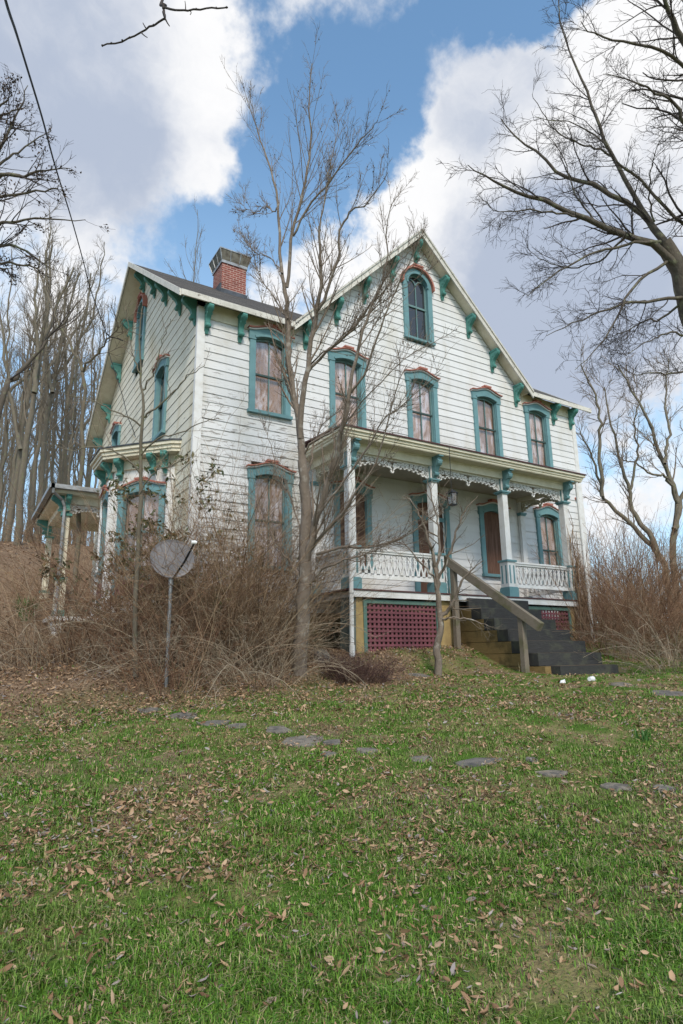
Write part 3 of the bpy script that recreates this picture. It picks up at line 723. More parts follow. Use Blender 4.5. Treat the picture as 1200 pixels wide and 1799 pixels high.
def post_mesh():
    p = MB(); F0 = FRONT; h = .082
    p.box(F0, -h, h, -h, h, 1.64, 3.60)
    for s_ in (-1, 1):
        pass
    p.box(F0, -.125, .125, -.125, .125, 1.0, 1.60)
    p.mi = 1
    p.box(F0, -.15, .15, -.15, .15, FZ, 1.0); p.box(F0, -.135, .135, -.135, .135, .97, 1.02)
    p.box(F0, -.155, .155, -.155, .155, 1.60, 1.645)
    p.box(F0, -.115, .115, -.115, .115, 3.235, 3.265); p.box(F0, -.14, .14, -.14, .14, 3.265, 3.30)
    for a in (-.062, .062):
        p.box(F0, a - .022, a + .022, .12, .129, 1.10, 1.52); p.box(F0, -.129, -.12, a - .022, a + .022, 1.10, 1.52); p.box(F0, .12, .129, a - .022, a + .022, 1.10, 1.52)
    p.box(F0, -.05, .05, .075, .088, 3.30, 3.60); p.box(F0, -.088, -.075, -.05, .05, 3.30, 3.60)
    # scroll bracket above the capital, facing the lawn
    def side(u0, u1, poly): p.prism([F0(u0, o, z) for o, z in poly], [F0(u1, o, z) for o, z in poly])
    cv = []
    for k in range(13):
        t = k / 12; cv.append((.10 + .20 * (1 - t) ** .8 * (1 + .16 * math.sin(t * 5.2)) + .01, 3.77 - t * .46))
    side(-.05, .05, [(.08, 3.79), (.34, 3.79)] + cv + [(.08, 3.30)])
    side(-.065, .065, [(.08, 3.795), (.37, 3.795), (.37, 3.755), (.08, 3.755)])
    for o, z, r in ((.235, 3.65, .09), (.15, 3.40, .05)):
        for s_ in (-1, 1):
            ar = [(o + r * (1 - k / 16) * math.cos(k * .62), z + r * (1 - k / 16) * math.sin(k * .62)) for k in range(14)]
            for q0, q1 in zip(ar[:-1], ar[1:]):
                side(s_ * .05, s_ * .066, [(q0[0] - .010, q0[1]), (q0[0] + .010, q0[1]), (q1[0] + .010, q1[1]), (q1[0] - .010, q1[1])])
        side(-.062, .062, [(o + r * .98 * math.cos(a), z + r * .98 * math.sin(a)) for a in np.linspace(0, 2 * PI, 15)[:-1]])
    return p.build('porch_post', [M_WHITE, M_TEAL], porch)
po0 = post_mesh()
PXS = [PX + P3 * k for k in (-1, -1 / 3, 1 / 3, 1)]
for i, x in enumerate(PXS):
    o = po0 if i == 0 else copy_part(po0, porch); o.location = (x, -PY, 0)
def pilaster():
    p = MB(); F0 = FRONT
    p.box(F0, -.08, .08, .03, .12, FZ, 3.60); p.mi = 1; p.box(F0, -.12, .12, .028, .17, 3.26, 3.30); p.box(F0, -.10, .10, .028, .15, 3.22, 3.26)
    p.box(F0, -.10, .10, .028, .15, FZ, 1.0)
    return p.build('pilaster', [M_WHITE, M_TEAL], porch)
pl0 = pilaster(); pl0.location = (PXS[0], 0, 0); copy_part(pl0, porch, (PXS[3], 0, 0))
# outer scroll brackets at the left wall end
def spiral(cx, cz, r, turns, a0, n=16, sgn=1, k=.22):
    return [(cx + r * (1 - (1 - k) * i / (n - 1)) * math.cos(a0 + sgn * turns * 2 * PI * i / (n - 1)), cz + r * (1 - (1 - k) * i / (n - 1)) * math.sin(a0 + sgn * turns * 2 * PI * i / (n - 1))) for i in range(n)]
def fretwork(F, L, o0, o1, name, m_):
    """sawn scroll spandrel of length L hanging below the beam"""
    mb = MB(); zt = 3.605
    def low(t):
        t = 1 - t if t > .5 else t
        if t < .34: return 3.30 + (zt - .13 - 3.30) * math.sin(t / .34 * PI / 2) ** .8
        return zt - .13 - .10 * (1 - abs((t - .5) / .16)) ** 2
    n = 44; ts = [i / n for i in range(n + 1)]
    mb.ribbon(F, [(t * L, low(t) + .012 * math.sin(t * n * 1.6)) for t in ts], .030, o0, o1)
    mb.ribbon(F, [(0, zt - .018), (L, zt - .018)], .036, o0, o1)
    mb.ribbon(F, [(.015, 3.30), (.015, zt - .03)], .03, o0, o1); mb.ribbon(F, [(L - .015, 3.30), (L - .015, zt - .03)], .03, o0, o1)
    for sg in (0, 1):
        mx = lambda u: u if not sg else L - u
        for (t, r, z, a) in ((.055, .055, zt - .085, 2.2), (.12, .062, zt - .085, 1.0), (.185, .054, zt - .08, 2.6), (.245, .05, zt - .078, .8), (.305, .046, zt - .075, 2.4), (.36, .048, zt - .08, 1.2), (.42, .055, zt - .09, 2.4), (.47, .05, zt - .13, 1.4),
                             (.035, .04, zt - .19, 1.), (.085, .034, zt - .165, 2.)):
            mb.ribbon(F, [(mx(u), z_) for u, z_ in spiral(t * L, z, r, 1.35, a, 15)], .021, o0, o1)
        for t in (.09, .15, .215, .275, .335, .39):
            zz = low(t) + .0
            mb.ribbon(F, [(mx(t * L + .022 * math.cos(a)), zz - .022 + .022 * math.sin(a)) for a in np.linspace(0, 2 * PI, 8)[:-1]], .024, o0, o1, closed=True)
        mb.ribbon(F, [(mx(.03 * L + q * .05), 3.33 + q * .21) for q in (0, .5, 1)], .02, o0, o1)
    mb.ribbon(F, [(L / 2 + .03 * math.cos(a), low(.5) - .03 + .03 * math.sin(a)) for a in np.linspace(0, 2 * PI, 9)[:-1]], .03, o0, o1, closed=True)
    return mb.build(name, m_, porch)
for i in range(3):
    F = Fr((PXS[i] + .08, -PY), (1, 0), (0, -1)); fretwork(F, PXS[i + 1] - PXS[i] - .16, -.018, .018, 'fretwork', M_WHITE)
for x in (PXS[0], PXS[3]):
    F = Fr((x, -.12), (0, -1), (-1, 0)); fretwork(F, PY - .20, -.018, .018, 'fretwork', M_CREAM)
def railing(F, L, name):
    mb = MB()
    mb.box(F, 0, L, -.055, .055, 1.585, 1.625); mb.box(F, 0, L, -.035, .035, 1.54, 1.585)
    mb.box(F, 0, L, -.03, .03, 1.02, 1.10)
    nb = max(3, int(round(L / .142))); dx = L / nb
    for i in range(nb + 1):
        c_ = i * dx
        prof = [(1.08, .050), (1.14, .056), (1.20, .050), (1.26, .030), (1.32, .014), (1.355, .012), (1.39, .026), (1.42, .030), (1.445, .014), (1.47, .014), (1.50, .032), (1.55, .036)]
        for s_ in (-1, 1):
            pts = [(c_ + s_ * a, z) for z, a in prof if 0 <= c_ + s_ * a <= L]
            if len(pts) > 3: mb.ribbon(F, pts, .034, -.012, .012)
    # lower band of the sawn boards
    mb.ribbon(F, [(0, 1.10), (L, 1.10)], .05, -.012, .012); mb.ribbon(F, [(0, 1.535), (L, 1.535)], .03, -.012, .012)
    return mb.build(name, M_WHITE, porch)
for i in (0, 2):
    F = Fr((PXS[i] + .127, -PY), (1, 0), (0, -1)); railing(F, PXS[i + 1] - PXS[i] - .254, 'railing')
for x in (PXS[0], PXS[3]):
    F = Fr((x, -.12), (0, -1), (-1, 0)); railing(F, PY - .12 - .127, 'railing')
# lattice panels under the floor
def lattice(u0, u1, z0, z1, tilt=.0):
    o = PY + .06; F = PF
    fr = MB(); fw_ = .075
    for (a, b, c_, d_) in ((u0, u1, z1 - fw_, z1), (u0, u1, z0, z0 + fw_), (u0, u0 + fw_, z0 + fw_, z1 - fw_), (u1 - fw_, u1, z0 + fw_, z1 - fw_)):
        fr.box(F, a, b, o - .02, o + .03, c_, d_)
    f_ = fr.build('lattice_panel', M_LATGRN, porch)
    l = MB(); a0, a1, b0, b1 = u0 + fw_ - .01, u1 - fw_ + .01, z0 + fw_ - .01, z1 - fw_ + .01
    nx = max(3, int((a1 - a0) / .098)); nz = max(3, int((b1 - b0) / .085)); rr = random.Random(4)
    for i in range(nx + 1):
        x = a0 + (a1 - a0) * i / nx + rr.uniform(-.004, .004); l.box(F, x - .026, x + .026, o - .012, o - .002, b0, b1)
    for j in range(nz + 1):
        z = b0 + (b1 - b0) * j / nz + rr.uniform(-.004, .004); l.box(F, a0, a1, o - .001, o + .008, z - .022, z + .022)
    l.build('lattice_slats', M_MAROON, f_)
lattice(-3.02, -1.13, -.62, .60); lattice(1.16, 3.02, -.45, .60)
def pier(u0, u1, o0, o1, side_mat, nm='porch_pier'):
    p = MB(); t = .06
    p.prism([PF(u0 - t, o0, -1.1), PF(u1 + t, o0, -1.1), PF(u1 + t, o1 + .03, -1.1), PF(u0 - t, o1 + .03, -1.1)], [PF(u0, o0, .635), PF(u1, o0, .635), PF(u1, o1, .635), PF(u0, o1, .635)])
    return p.build(nm, side_mat, porch)
pier(-3.17, -3.03, PY - .25, PY + .06, M_OCHRE); pier(-3.33, -3.175, PY - .25, PY + .055, M_SLATE)
pier(-1.12, -.78, PY - .3, PY + .05, M_OCHRE); pier(3.03, 3.30, PY - .25, PY + .06, M_OCHRE); pier(.93, 1.15, PY - .3, PY + .03, M_OCHRE)
# downspouts at both porch corners
def downspout(x, lean):
    d_ = MB(); y0 = -1.80
    d_.tube([(x, y0, 3.80), (x, y0 - .0, 3.6), (x + lean * .3, y0, 1.5), (x + lean, y0 + .02, -.28)], .042, 8)
    d_.tube([(x + lean, y0 + .02, -.28), (x + lean, y0 + .02, -.75)], .055, 8)
    for z in (.68, 2.2): d_.tube([(x + lean * .5, y0, z), (x + lean * .5, y0, z + .03)], .052, 8)
    d_.build('downspout', M_WHITE, porch)
downspout(-3.42, 0.); downspout(3.45, .05)

# ------------------------------------------------------------------ bay window on the left wall
W = [(-6.0, 1.22), (-7.02, 2.43), (-7.02, 3.30), (-6.0, 4.52)]
bm_ = MB()
for i in range(3):
    a, b = Vector(W[i]), Vector(W[i + 1]); U = (b - a).normalized(); O = Vector((-abs(U.y), -U.x if i == 0 else (U.x if i == 2 else 0)))
    O = Vector((U.y, -U.x)); O = -O if O.x > 0 else O
    F = Fr(a, U, O); L = (b - a).length; hw_ = .58 if i != 1 else .36
    holes = [(L / 2 - hw_ + .06, L / 2 + hw_ - .06, 1.5, 3.2)]
    clapboards(bm_, F, .5, 3.8, lambda z, L=L: (0, L), holes, .4, seed=20 + i)
bay = bm_.build('bay_window', M_WHITE, house)
for i in range(3):
    a, b = Vector(W[i]), Vector(W[i + 1]); U = (b - a).normalized(); O = Vector((U.y, -U.x)); O = -O if O.x > 0 else O
    F = Fr(a, U, O); L = (b - a).length; hw_ = .60 if i != 1 else .38
    f2 = lambda u, o, z, F=F, L=L: F(L / 2 + u, o, z)
    t = MB(); oh = hw_ - .14; zs, zp = 3.02, 3.38
    bell = lambda u: zp - .19 + .13 * (.5 + .5 * math.cos(PI * u / (hw_ + .03)))
    for sg in (-1, 1):
        q0, q1 = sorted((sg * oh, sg * hw_)); t.box(f2, q0, q1, -.06, .065, 1.45, zs - .04)
    ar = opening_arch(oh, zs, .09)
    poly = [(u, bell(u)) for u in np.linspace(-hw_ - .03, hw_ + .03, 17)] + [(hw_ + .03, zs - .04), (oh, zs - .04)] + ar + [(-oh, zs - .04), (-hw_ - .03, zs - .04)]
    t.prism([f2(u, .08, z) for u, z in poly], [f2(u, -.06, z) for u, z in poly]); t.ribbon(f2, [(u * 1.07, z + .03) for u, z in ar], .05, .05, .10)
    t.box(f2, -hw_ - .04, hw_ + .04, -.06, .12, 1.37, 1.452)
    t.mi = 1; t.ribbon(f2, [(u * 1.05, bell(u) + .045) for u in np.linspace(-hw_, hw_, 17)], .036, -.02, .15); t.box(f2, -.14, .14, -.02, .16, bell(0) + .055, bell(0) + .10)
    t.mi = 2; t.ribbon(f2, [(u * 1.04, bell(u) + .014) for u in np.linspace(-hw_, hw_, 17)], .026, -.02, .115)
    t.mi = 3; t.box(f2, -oh, oh, -.05, -.02, 2.2, 2.25); t.box(f2, -.014, .014, -.05, -.02, 1.45, zs + .07)
    t.mi = 4; t.face([f2(u, -.05, z) for u, z in [(-oh, 1.45), (oh, 1.45)] + ar]); t.mi = 5; t.face([f2(u, -.09, z) for u, z in [(-oh, 1.45), (oh, 1.45)] + ar])
    t.build('bay_sash_window', [M_TEAL, M_SALMON, M_WHITE, M_TEALSASH, M_GLASS, M_BLIND], bay)
    t = MB(); t.box(f2, -hw_ - .02, hw_ + .02, .03, .06, .78, 1.25); t.mi = 1; t.box(f2, -hw_ + .08, hw_ - .08, .06, .075, .86, 1.18)
    t.build('bay_panel', [M_TEAL, M_MAROON], bay)
t = MB()
for (x, y) in W[1:3] + [(-6.06, 1.26)]:
    t.tube([(x - .02, y, .5), (x - .02, y, 1.4), (x - .02, y, 3.35)], .085, 8); t.box(Fr((x - .02, y), (1, 0), (0, -1)), -.11, .11, -.11, .11, 3.32, 3.42); t.box(Fr((x - .02, y), (1, 0), (0, -1)), -.12, .12, -.12, .12, .5, .75)
t.build('bay_column', M_WHITE, bay)
cor = MB()
def ringpoly(e): return [(-6.0, 1.22 - e * 1.05), (-6.0 - e * .55, 1.22 - e * .80), (-7.02 - e, 2.43 - e * .42), (-7.02 - e, 3.30 + e * .42), (-6.0 - e * .55, 4.52 + e * .80), (-6.0, 4.52 + e * 1.05)]
for e0, z0, z1, mi in ((.40, 4.10, 4.13, 1), (.375, 4.03, 4.10, 0), (.33, 3.95, 4.03, 0), (.30, 3.88, 3.95, 0), (.06, 3.66, 3.87, 0)):
    cor.mi = mi; cor.prism([(x, y, z0) for x, y in ringpoly(e0)], [(x, y, z1) for x, y in ringpoly(e0)])
cor.build('bay_cornice', [M_CREAM, M_FLASH], bay)
for (x, y, rz) in ((-6.22, 1.20, -.55), (-6.40, 1.48, -.75), (-6.92, 2.22, -.75), (-7.06, 2.52, -1.45), (-7.06, 3.22, -1.57)):
    b_ = copy_part(br0, bay, (x, y, 3.87), rz); b_.scale = (1.05, .85, .72)

# ------------------------------------------------------------------ side porch behind the bay
SP = Fr((0, 0), (1, 0), (0, 1))
sp = MB()
sp.mi = 0; sp.box(SP, -7.93, -6.0, 5.30, 9.55, 3.93, 3.97); sp.mi = 1; sp.box(SP, -7.88, -6.0, 5.36, 9.5, 3.80, 3.93)
sp.mi = 2; sp.box(SP, -7.86, -6.03, 5.38, 9.46, 3.785, 3.80)
side_porch = sp.build('side_porch', [M_FLASH, M_CREAM, M_CREAM], house)
g_ = MB(); g_.box(SP, -8.02, -6.0, 5.19, 5.305, 3.86, 3.97); g_.box(SP, -8.05, -7.93, 5.19, 9.6, 3.86, 3.97)
g_.tube([(-7.95, 5.24, 3.88), (-7.95, 5.26, 3.76), (-7.70, 5.46, 3.62), (-7.62, 5.50, 3.45), (-7.62, 5.50, .5)], .04, 8)
g_.build('gutter', M_GALV, side_porch)
b_ = MB(); b_.box(SP, -7.62, -6.0, 5.62, 5.78, 3.58, 3.785); b_.box(SP, -7.62, -7.46, 5.78, 9.2, 3.58, 3.785); b_.box(SP, -7.62, -6.0, 9.05, 9.2, 3.58, 3.785)
b_.build('side_porch_beam', M_CREAM, side_porch)
fw2 = fretwork(Fr((-7.45, 5.70), (1, 0), (0, -1)), 1.4, -.018, .018, 'fretwork', M_WHITE); fw2.parent = side_porch
for (x, y) in ((-7.54, 5.70), (-7.54, 9.12)):
    p = MB(); F0 = Fr((x, y), (1, 0), (0, -1))
    p.box(F0, -.08, .08, -.08, .08, .6, 3.60); p.box(F0, -.12, .12, -.12, .12, .6, 1.55)
    p.mi = 1; p.box(F0, -.14, .14, -.14, .14, 1.55, 1.62); p.box(F0, -.13, .13, -.13, .13, 3.24, 3.30); p.box(F0, -.14, .14, -.14, .14, .6, .78)
    p.build('porch_post', [M_CREAM, M_GREEN], side_porch)
    q = copy_part(br0, side_porch, (x - .085, y, 3.78), -PI / 2); q.scale = (1, 1, .85)
    q = copy_part(br0, side_porch, (x, y - .085, 3.78), 0); q.scale = (1, .8, .85)
b_ = MB(); b_.box(SP, -7.75, -6.0, 5.45, 9.4, .52, .62); b_.box(SP, -7.65, -7.45, 5.55, 9.3, -.4, .52); b_.build('side_porch_floor', M_WHITE, side_porch)

# ------------------------------------------------------------------ steps and handrail
steps = empty('porch_steps', (0.5, -3.8, -.85)); tag(steps, 'dark timber steps with tan side logs leading up to the front porch', 'steps')
OFF = Vector((-.5, 3.8, .85))
SX0, SX1 = -.43, 1.40; RH, TD = .236, .355; SF = Fr((0, 0), (1, 0), (0, -1))
for k in range(7):
    zt = .70 - RH * k; yo = PY + .16 + .10 + TD * k
    j = random.uniform(-.012, .012)
    s_ = MB(); s_.box(SF, SX0 + .16 + j, SX1 + j, yo - TD + .02, yo, zt - RH + .006, zt)
    s_.mi = 1; s_.box(SF, SX0 + .165 + j, SX1 - .005 + j, yo - TD + .03, yo - .06, zt + .001, zt + .007)
    o = s_.build('step', [M_TIMBERD, M_TREAD], steps, OFF, .008)
for k in range(6):
    zt = .70 - RH * (k); yo = PY + .16 + .10 + TD * k
    # side logs run back to the porch; the front ends are dark and wet
    s_ = MB(); s_.box(SF, SX0, SX0 + .155, 1.12, yo - .30, zt - RH + .004, zt - .002)
    s_.build('side_log', M_TIMBERT if k > 0 else M_TIMBERD, steps, OFF, .008)
    s_ = MB(); s_.box(SF, SX0 - .004, SX0 + .158, max(yo - .295, PY + .2), yo + .004, zt - RH + .004, zt + .001)
    s_.build('corner_log', M_TIMBERD, steps, OFF, .008)
s_ = MB(); s_.box(SF, SX0, SX0 + .155, 1.12, PY + .26 + TD * 5.4, .70 - RH * 7 - .2, .70 - RH * 6 - .004); s_.build('side_log', M_TIMBERT, steps, OFF, .008)
hr = MB()
A = Vector((-.84, -1.45, 1.58)); Bq = Vector((-.62, -3.80, -.02))
dv = (Bq - A).normalized(); sv = dv.cross(Vector((0, 0, 1))).normalized(); uv_ = sv.cross(dv).normalized()
def beam(mb, a, b, hs, hu):
    r_ = []
    for p in (a, b): r_.append([p + sv * x + uv_ * y for x, y in ((-hs, -hu), (hs, -hu), (hs, hu), (-hs, hu))])
    mb.prism(r_[0], r_[1])
beam(hr, A, Bq, .055, .085); hr.mi = 0
rail = hr.build('handrail', M_RAILW, steps, OFF, .006)
for y, zt, dx in ((-1.72, 1.36, -.19), (-3.36, .24, -.03)):
    p = MB(); gz = float(G(-.6, y)); F0 = Fr((-.60 + dx, y), (1, 0), (0, -1))
    p.box(F0, -.055, .055, -.055, .055, gz - .3, zt); p.build('rail_post', M_RAILW, rail, None, .006)

# ------------------------------------------------------------------ vegetation generators
def norm(a): return a / (np.linalg.norm(a, axis=-1, keepdims=True) + 1e-9)
def grow(st, di, ln, r0, r1, n, wig, trop):
    st = np.asarray(st, float); Nn = len(st); di = norm(np.asarray(di, float)); P = np.empty((Nn, n, 3)); P[:, 0] = st
    ln = np.broadcast_to(ln, (Nn,)).reshape(-1, 1)
    for i in range(1, n):
        di = norm(di + wig * rng.normal(size=(Nn, 3)) + np.asarray(trop)); P[:, i] = P[:, i - 1] + di * ln / (n - 1)
    t = np.linspace(0, 1, n); r0 = np.broadcast_to(r0, (Nn,)).reshape(-1, 1); r1 = np.broadcast_to(r1, (Nn,)).reshape(-1, 1)
    return P, r0 * (1 - t) + r1 * t
def spawn(P, Rr, k, t0, t1, ang, asd, lr, n, wig, trop, rk=.65, rmin=.002, lmin=.05, tfall=.6, lens=None, endr=.35):
    Nn, n0, _ = P.shape
    seg = np.linalg.norm(np.diff(P, axis=1), axis=-1).sum(1)
    k = np.maximum(0, np.round(np.broadcast_to(k, (Nn,)) + rng.uniform(-.5, .5, Nn))).astype(int)
    ip = np.repeat(np.arange(Nn), k); M = len(ip)
    if M == 0: return np.zeros((0, n, 3)), np.zeros((0, n))
    t = rng.uniform(t0, t1, M); f = t * (n0 - 1); i0 = np.minimum(f.astype(int), n0 - 2); fr = (f - i0)[:, None]
    p = P[ip, i0] * (1 - fr) + P[ip, i0 + 1] * fr; tg = norm(P[ip, i0 + 1] - P[ip, i0]); r = Rr[ip, i0] * (1 - fr[:, 0]) + Rr[ip, i0 + 1] * fr[:, 0]
    q = norm(np.cross(tg, rng.normal(size=(M, 3)))); a = rng.normal(ang, asd, M)[:, None]
    d = tg * np.cos(a) + q * np.sin(a)
    L = seg[ip] * lr * (1 - tfall * t) * rng.uniform(.55, 1.3, M); L = np.maximum(L, lmin)
    rr = np.maximum(r * rk * rng.uniform(.7, 1.0, M), rmin)
    return grow(p, d, L, rr, np.maximum(rr * endr, rmin * .6), n, wig, trop)
def tubes(batches):
    """[(P,R,sides)] -> V, F"""
    V = []; F = []; off = 0
    for P, Rr, sd_ in batches:
        Nn, n, _ = P.shape
        if Nn == 0: continue
        tg = np.empty_like(P); tg[:, 1:-1] = P[:, 2:] - P[:, :-2]; tg[:, 0] = P[:, 1] - P[:, 0]; tg[:, -1] = P[:, -1] - P[:, -2]; tg = norm(tg)
        ref = norm(rng.normal(size=(Nn, 1, 3))); a = norm(np.cross(tg, ref)); b = np.cross(tg, a)
        an = np.arange(sd_) * 2 * PI / sd_
        v = P[:, :, None] + Rr[:, :, None, None] * (a[:, :, None] * np.cos(an)[:, None] + b[:, :, None] * np.sin(an)[:, None])
        V.append(v.reshape(-1, 3))
        base = off + (np.arange(Nn) * n * sd_)[:, None, None] + (np.arange(n - 1) * sd_)[None, :, None]
        j = np.arange(sd_); j2 = (j + 1) % sd_
        F.append(np.stack([base + j, base + j2, base + sd_ + j2, base + sd_ + j], -1).reshape(-1, 4)); off += Nn * n * sd_
    return np.concatenate(V), np.concatenate(F)
def limb3(pts, n=16, jit=0.):
    """smooth a list of 3d points"""
    P = np.asarray(pts, float); m_ = len(P)
    if m_ == 2: P = np.array([P[0], (P[0] + P[1]) / 2, P[1]]); m_ = 3
    out = []
    for s_ in np.linspace(0, m_ - 1, n):
        i = min(int(s_), m_ - 2); f = s_ - i
        p0, p1, p2, p3 = P[max(i - 1, 0)], P[i], P[i + 1], P[min(i + 2, m_ - 1)]
        out.append(.5 * (2 * p1 + (p2 - p0) * f + (2 * p0 - 5 * p1 + 4 * p2 - p3) * f ** 2 + (3 * p1 - p0 - 3 * p2 + p3) * f ** 3))
    out = np.array(out)
    if jit: out[1:-1] += rng.normal(size=(n - 2, 3)) * jit
    return out
def pxlimb(px, d0, d1, n=16, jit=0.): 
    m_ = len(px); return limb3([at(u, v, d0 + (d1 - d0) * i / (m_ - 1)) for i, (u, v) in enumerate(px)], n, jit)
def leafquads(Pt, size, wid, seed=0, droop=0.):
    """little folded leaves: two triangles pairs per leaf"""
    M = len(Pt); d = norm(rng.normal(size=(M, 3)) + np.array([0, 0, -droop])); q = norm(np.cross(d, rng.normal(size=(M, 3)))); nn = np.cross(d, q)
    L = size * rng.uniform(.6, 1.3, M)[:, None]; Wd = wid * rng.uniform(.6, 1.3, M)[:, None]
    V = np.stack([Pt, Pt + d * L * .5 + q * Wd + nn * Wd * .5, Pt + d * L, Pt + d * L * .5 - q * Wd + nn * Wd * .5], 1).reshape(-1, 3)
    b = np.arange(M)[:, None] * 4
    return V, np.concatenate([np.concatenate([b, b + 1, b + 2], 1), np.concatenate([b, b + 2, b + 3], 1)])
def rootz(p):  # push the foot of a trunk below the ground
    p = np.array(p); p[2] = float(G(p[0], p[1])) - .15; return p
def tree_obj(name, base, trunk, crown, mt, mc, label, cat='tree', group=None, leaves=None, lm=None, sides=7):
    e = empty(name, base); tag(e, label, cat, group)
    p0 = trunk[0][0][0]; p0[2] = min(p0[2], float(G(p0[0], p0[1])) - .08)
    V, F = tubes([(p[None], r[None], sides) for p, r in trunk]); me = np_mesh('trunk', V - np.array(base), [F], mt, smooth=True)
    link(bpy.data.objects.new('trunk', me), e)
    V, F = tubes(crown); V = V - np.array(base)
    mats = [mc]; Fs = [F]; mi = np.zeros(len(F), int)
    if leaves is not None:
        lv, lf = leaves; Fs.append(lf + len(V)); V = np.concatenate([V, lv - np.array(base)]); mats.append(lm); mi = np.concatenate([mi, np.ones(len(lf), int)])
    me = np_mesh('crown', V, Fs, mats, mi); link(bpy.data.objects.new('crown', me), e)
    return e
def stack(Ls):
    return np.stack([p for p, r in Ls]), np.stack([r for p, r in Ls])
def ptsalong(P, k, t0=.2):
    Nn, n, _ = P.shape; ip = rng.integers(0, Nn, k); t = rng.uniform(t0, 1, k) * (n - 1); i = np.minimum(t.astype(int), n - 2); f = (t - i)[:, None]
    return P[ip, i] * (1 - f) + P[ip, i + 1] * f

# ------------------------------------------------------------------ tree in front of the facade (many stems)
def lr(n, a, b, p=1.0): return a + (b - a) * np.linspace(0, 1, n) ** p
def T(px, d0, d1, w0, w1, n=18, jit=.012):
    P = pxlimb(px, d0, d1, n, jit); return P, lr(n, w0 * d0 / FPX / 2, w1 * d1 / FPX / 2)
D0 = 10.33
FT = [T([(527, 1166), (531, 1100), (536, 1029), (537, 985), (538, 930), (538, 882), (534, 846), (531, 808)], D0, D0, 27, 16.5),
      T([(531, 808), (525, 745), (517, 703), (510, 652), (506, 622), (505, 580), (503, 540), (499, 497)], D0, D0 + .2, 17, 9),
      T([(528, 770), (531, 703), (541, 652), (547, 591), (557, 545), (563, 500), (562, 450), (561, 397)], D0, D0 - .3, 14, 5),
      T([(500, 505), (492, 455), (492, 413), (487, 351), (478, 305), (462, 259), (448, 217), (432, 170)], D0 + .2, D0 + 1.0, 8, 1.5),
      T([(504, 505), (512, 426), (529, 351), (541, 288), (546, 226), (542, 172), (548, 112)], D0 + .2, D0 + .1, 8, 1.5),
      T([(515, 415), (541, 363), (583, 313), (621, 259), (645, 235), (664, 212)], D0 + .2, D0 - .6, 5.5, 1.2),
      T([(558, 545), (575, 517), (591, 455), (600, 396), (616, 371), (654, 346), (681, 303)], D0 - .2, D0 - .8, 8, 1.4),
      T([(562, 400), (572, 340), (583, 280), (596, 210)], D0 - .3, D0 - .3, 4, 1.2),
      T([(536, 1000), (545, 955), (556, 910), (567, 877), (579, 838), (591, 800), (600, 755), (611, 705)], D0, D0 - .7, 16, 9),
      T([(611, 705), (622, 652), (634, 596), (645, 556), (655, 530), (669, 505), (683, 455), (680, 392), (697, 345)], D0 - .7, D0 - 1.0, 9, 1.3),
      T([(617, 690), (642, 655), (667, 580), (690, 520), (712, 476), (738, 420)], D0 - .7, D0 - 1.4, 6, 1.3),
      T([(541, 654), (573, 619), (604, 596), (637, 556), (660, 520), (690, 470), (720, 440)], D0, D0 - .9, 7, 1.3),
      T([(546, 640), (583, 609), (642, 555), (700, 512), (745, 480)], D0, D0 - 1.2, 4, 1.0),
      T([(545, 968), (565, 943), (583, 921), (602, 902), (620, 873), (655, 820), (672, 770), (690, 700), (716, 640)], D0, D0 - 1.2, 9, 1.6),
      T([(556, 974), (601, 963), (656, 960), (688, 951), (732, 930), (775, 900)], D0, D0 - .9, 7, 1.4),
      T([(533, 1040), (560, 1005), (600, 985), (640, 975), (672, 962)], D0, D0 - .8, 8, 1.4),
      T([(560, 905), (600, 850), (640, 800), (668, 745), (720, 700), (775, 655)], D0 - .3, D0 - 1.3, 6, 1.2),
      T([(532, 800), (560, 770), (600, 748), (640, 700), (700, 640), (780, 590)], D0, D0 - 1.0, 5, 1.2),
      T([(533, 850), (545, 820), (540, 860), (515, 740), (490, 690)][:2] + [(552, 780), (575, 740), (620, 705)], D0, D0 + .5, 5, 1.),
      T([(505, 560), (480, 520), (455, 480), (438, 420)], D0 + .1, D0 + .8, 4, 1.),
      T([(497, 480), (470, 450), (445, 440), (420, 405)], D0 + .2, D0 + .9, 3, 1.),
      T([(488, 372), (470, 365), (445, 372), (425, 360)], D0 + .4, D0 + 1., 3, 1.),
      T([(531, 1020), (505, 985), (480, 950), (455, 880)], D0, D0 + .1, 6, 1.2),
      T([(530, 940), (512, 880), (490, 830), (470, 760)], D0, D0 + .3, 4, 1.)]
FT = [FT[0]] + [(p, r * (.80 if k != 7 else .85)) for k, (p, r) in enumerate(FT[1:])]
P, Rr = stack(FT)
P1, R1 = spawn(P[1:], Rr[1:], 19, .12, 1., .46, .16, .38, 8, .05, (0, 0, .08), rk=.42, rmin=.0036, lmin=.4)
P2, R2 = spawn(P1, R1, 7.0, .12, 1., .55, .2, .5, 6, .06, (0, 0, .07), rk=.6, rmin=.0026, lmin=.15)
P3_, R3_ = spawn(P2, R2, 1.6, .2, 1., .6, .2, .5, 4, .06, (0, 0, .04), rmin=.0021, lmin=.08)
lv = leafquads(ptsalong(np.concatenate([P1[:, ::2][:, :4], P2[:, :4]]), 2400), .028, .009, droop=.8)
tree_obj('bare_tree', tuple(rootz(FT[0][0][0])), [(p, r) for p, r in FT], [(P1, R1, 4), (P2, R2, 3), (P3_, R3_, 3)], M_BARKF, M_TWIGF,
         'tall bare many-stemmed tree growing in front of the house facade', leaves=lv, lm=M_BUD)

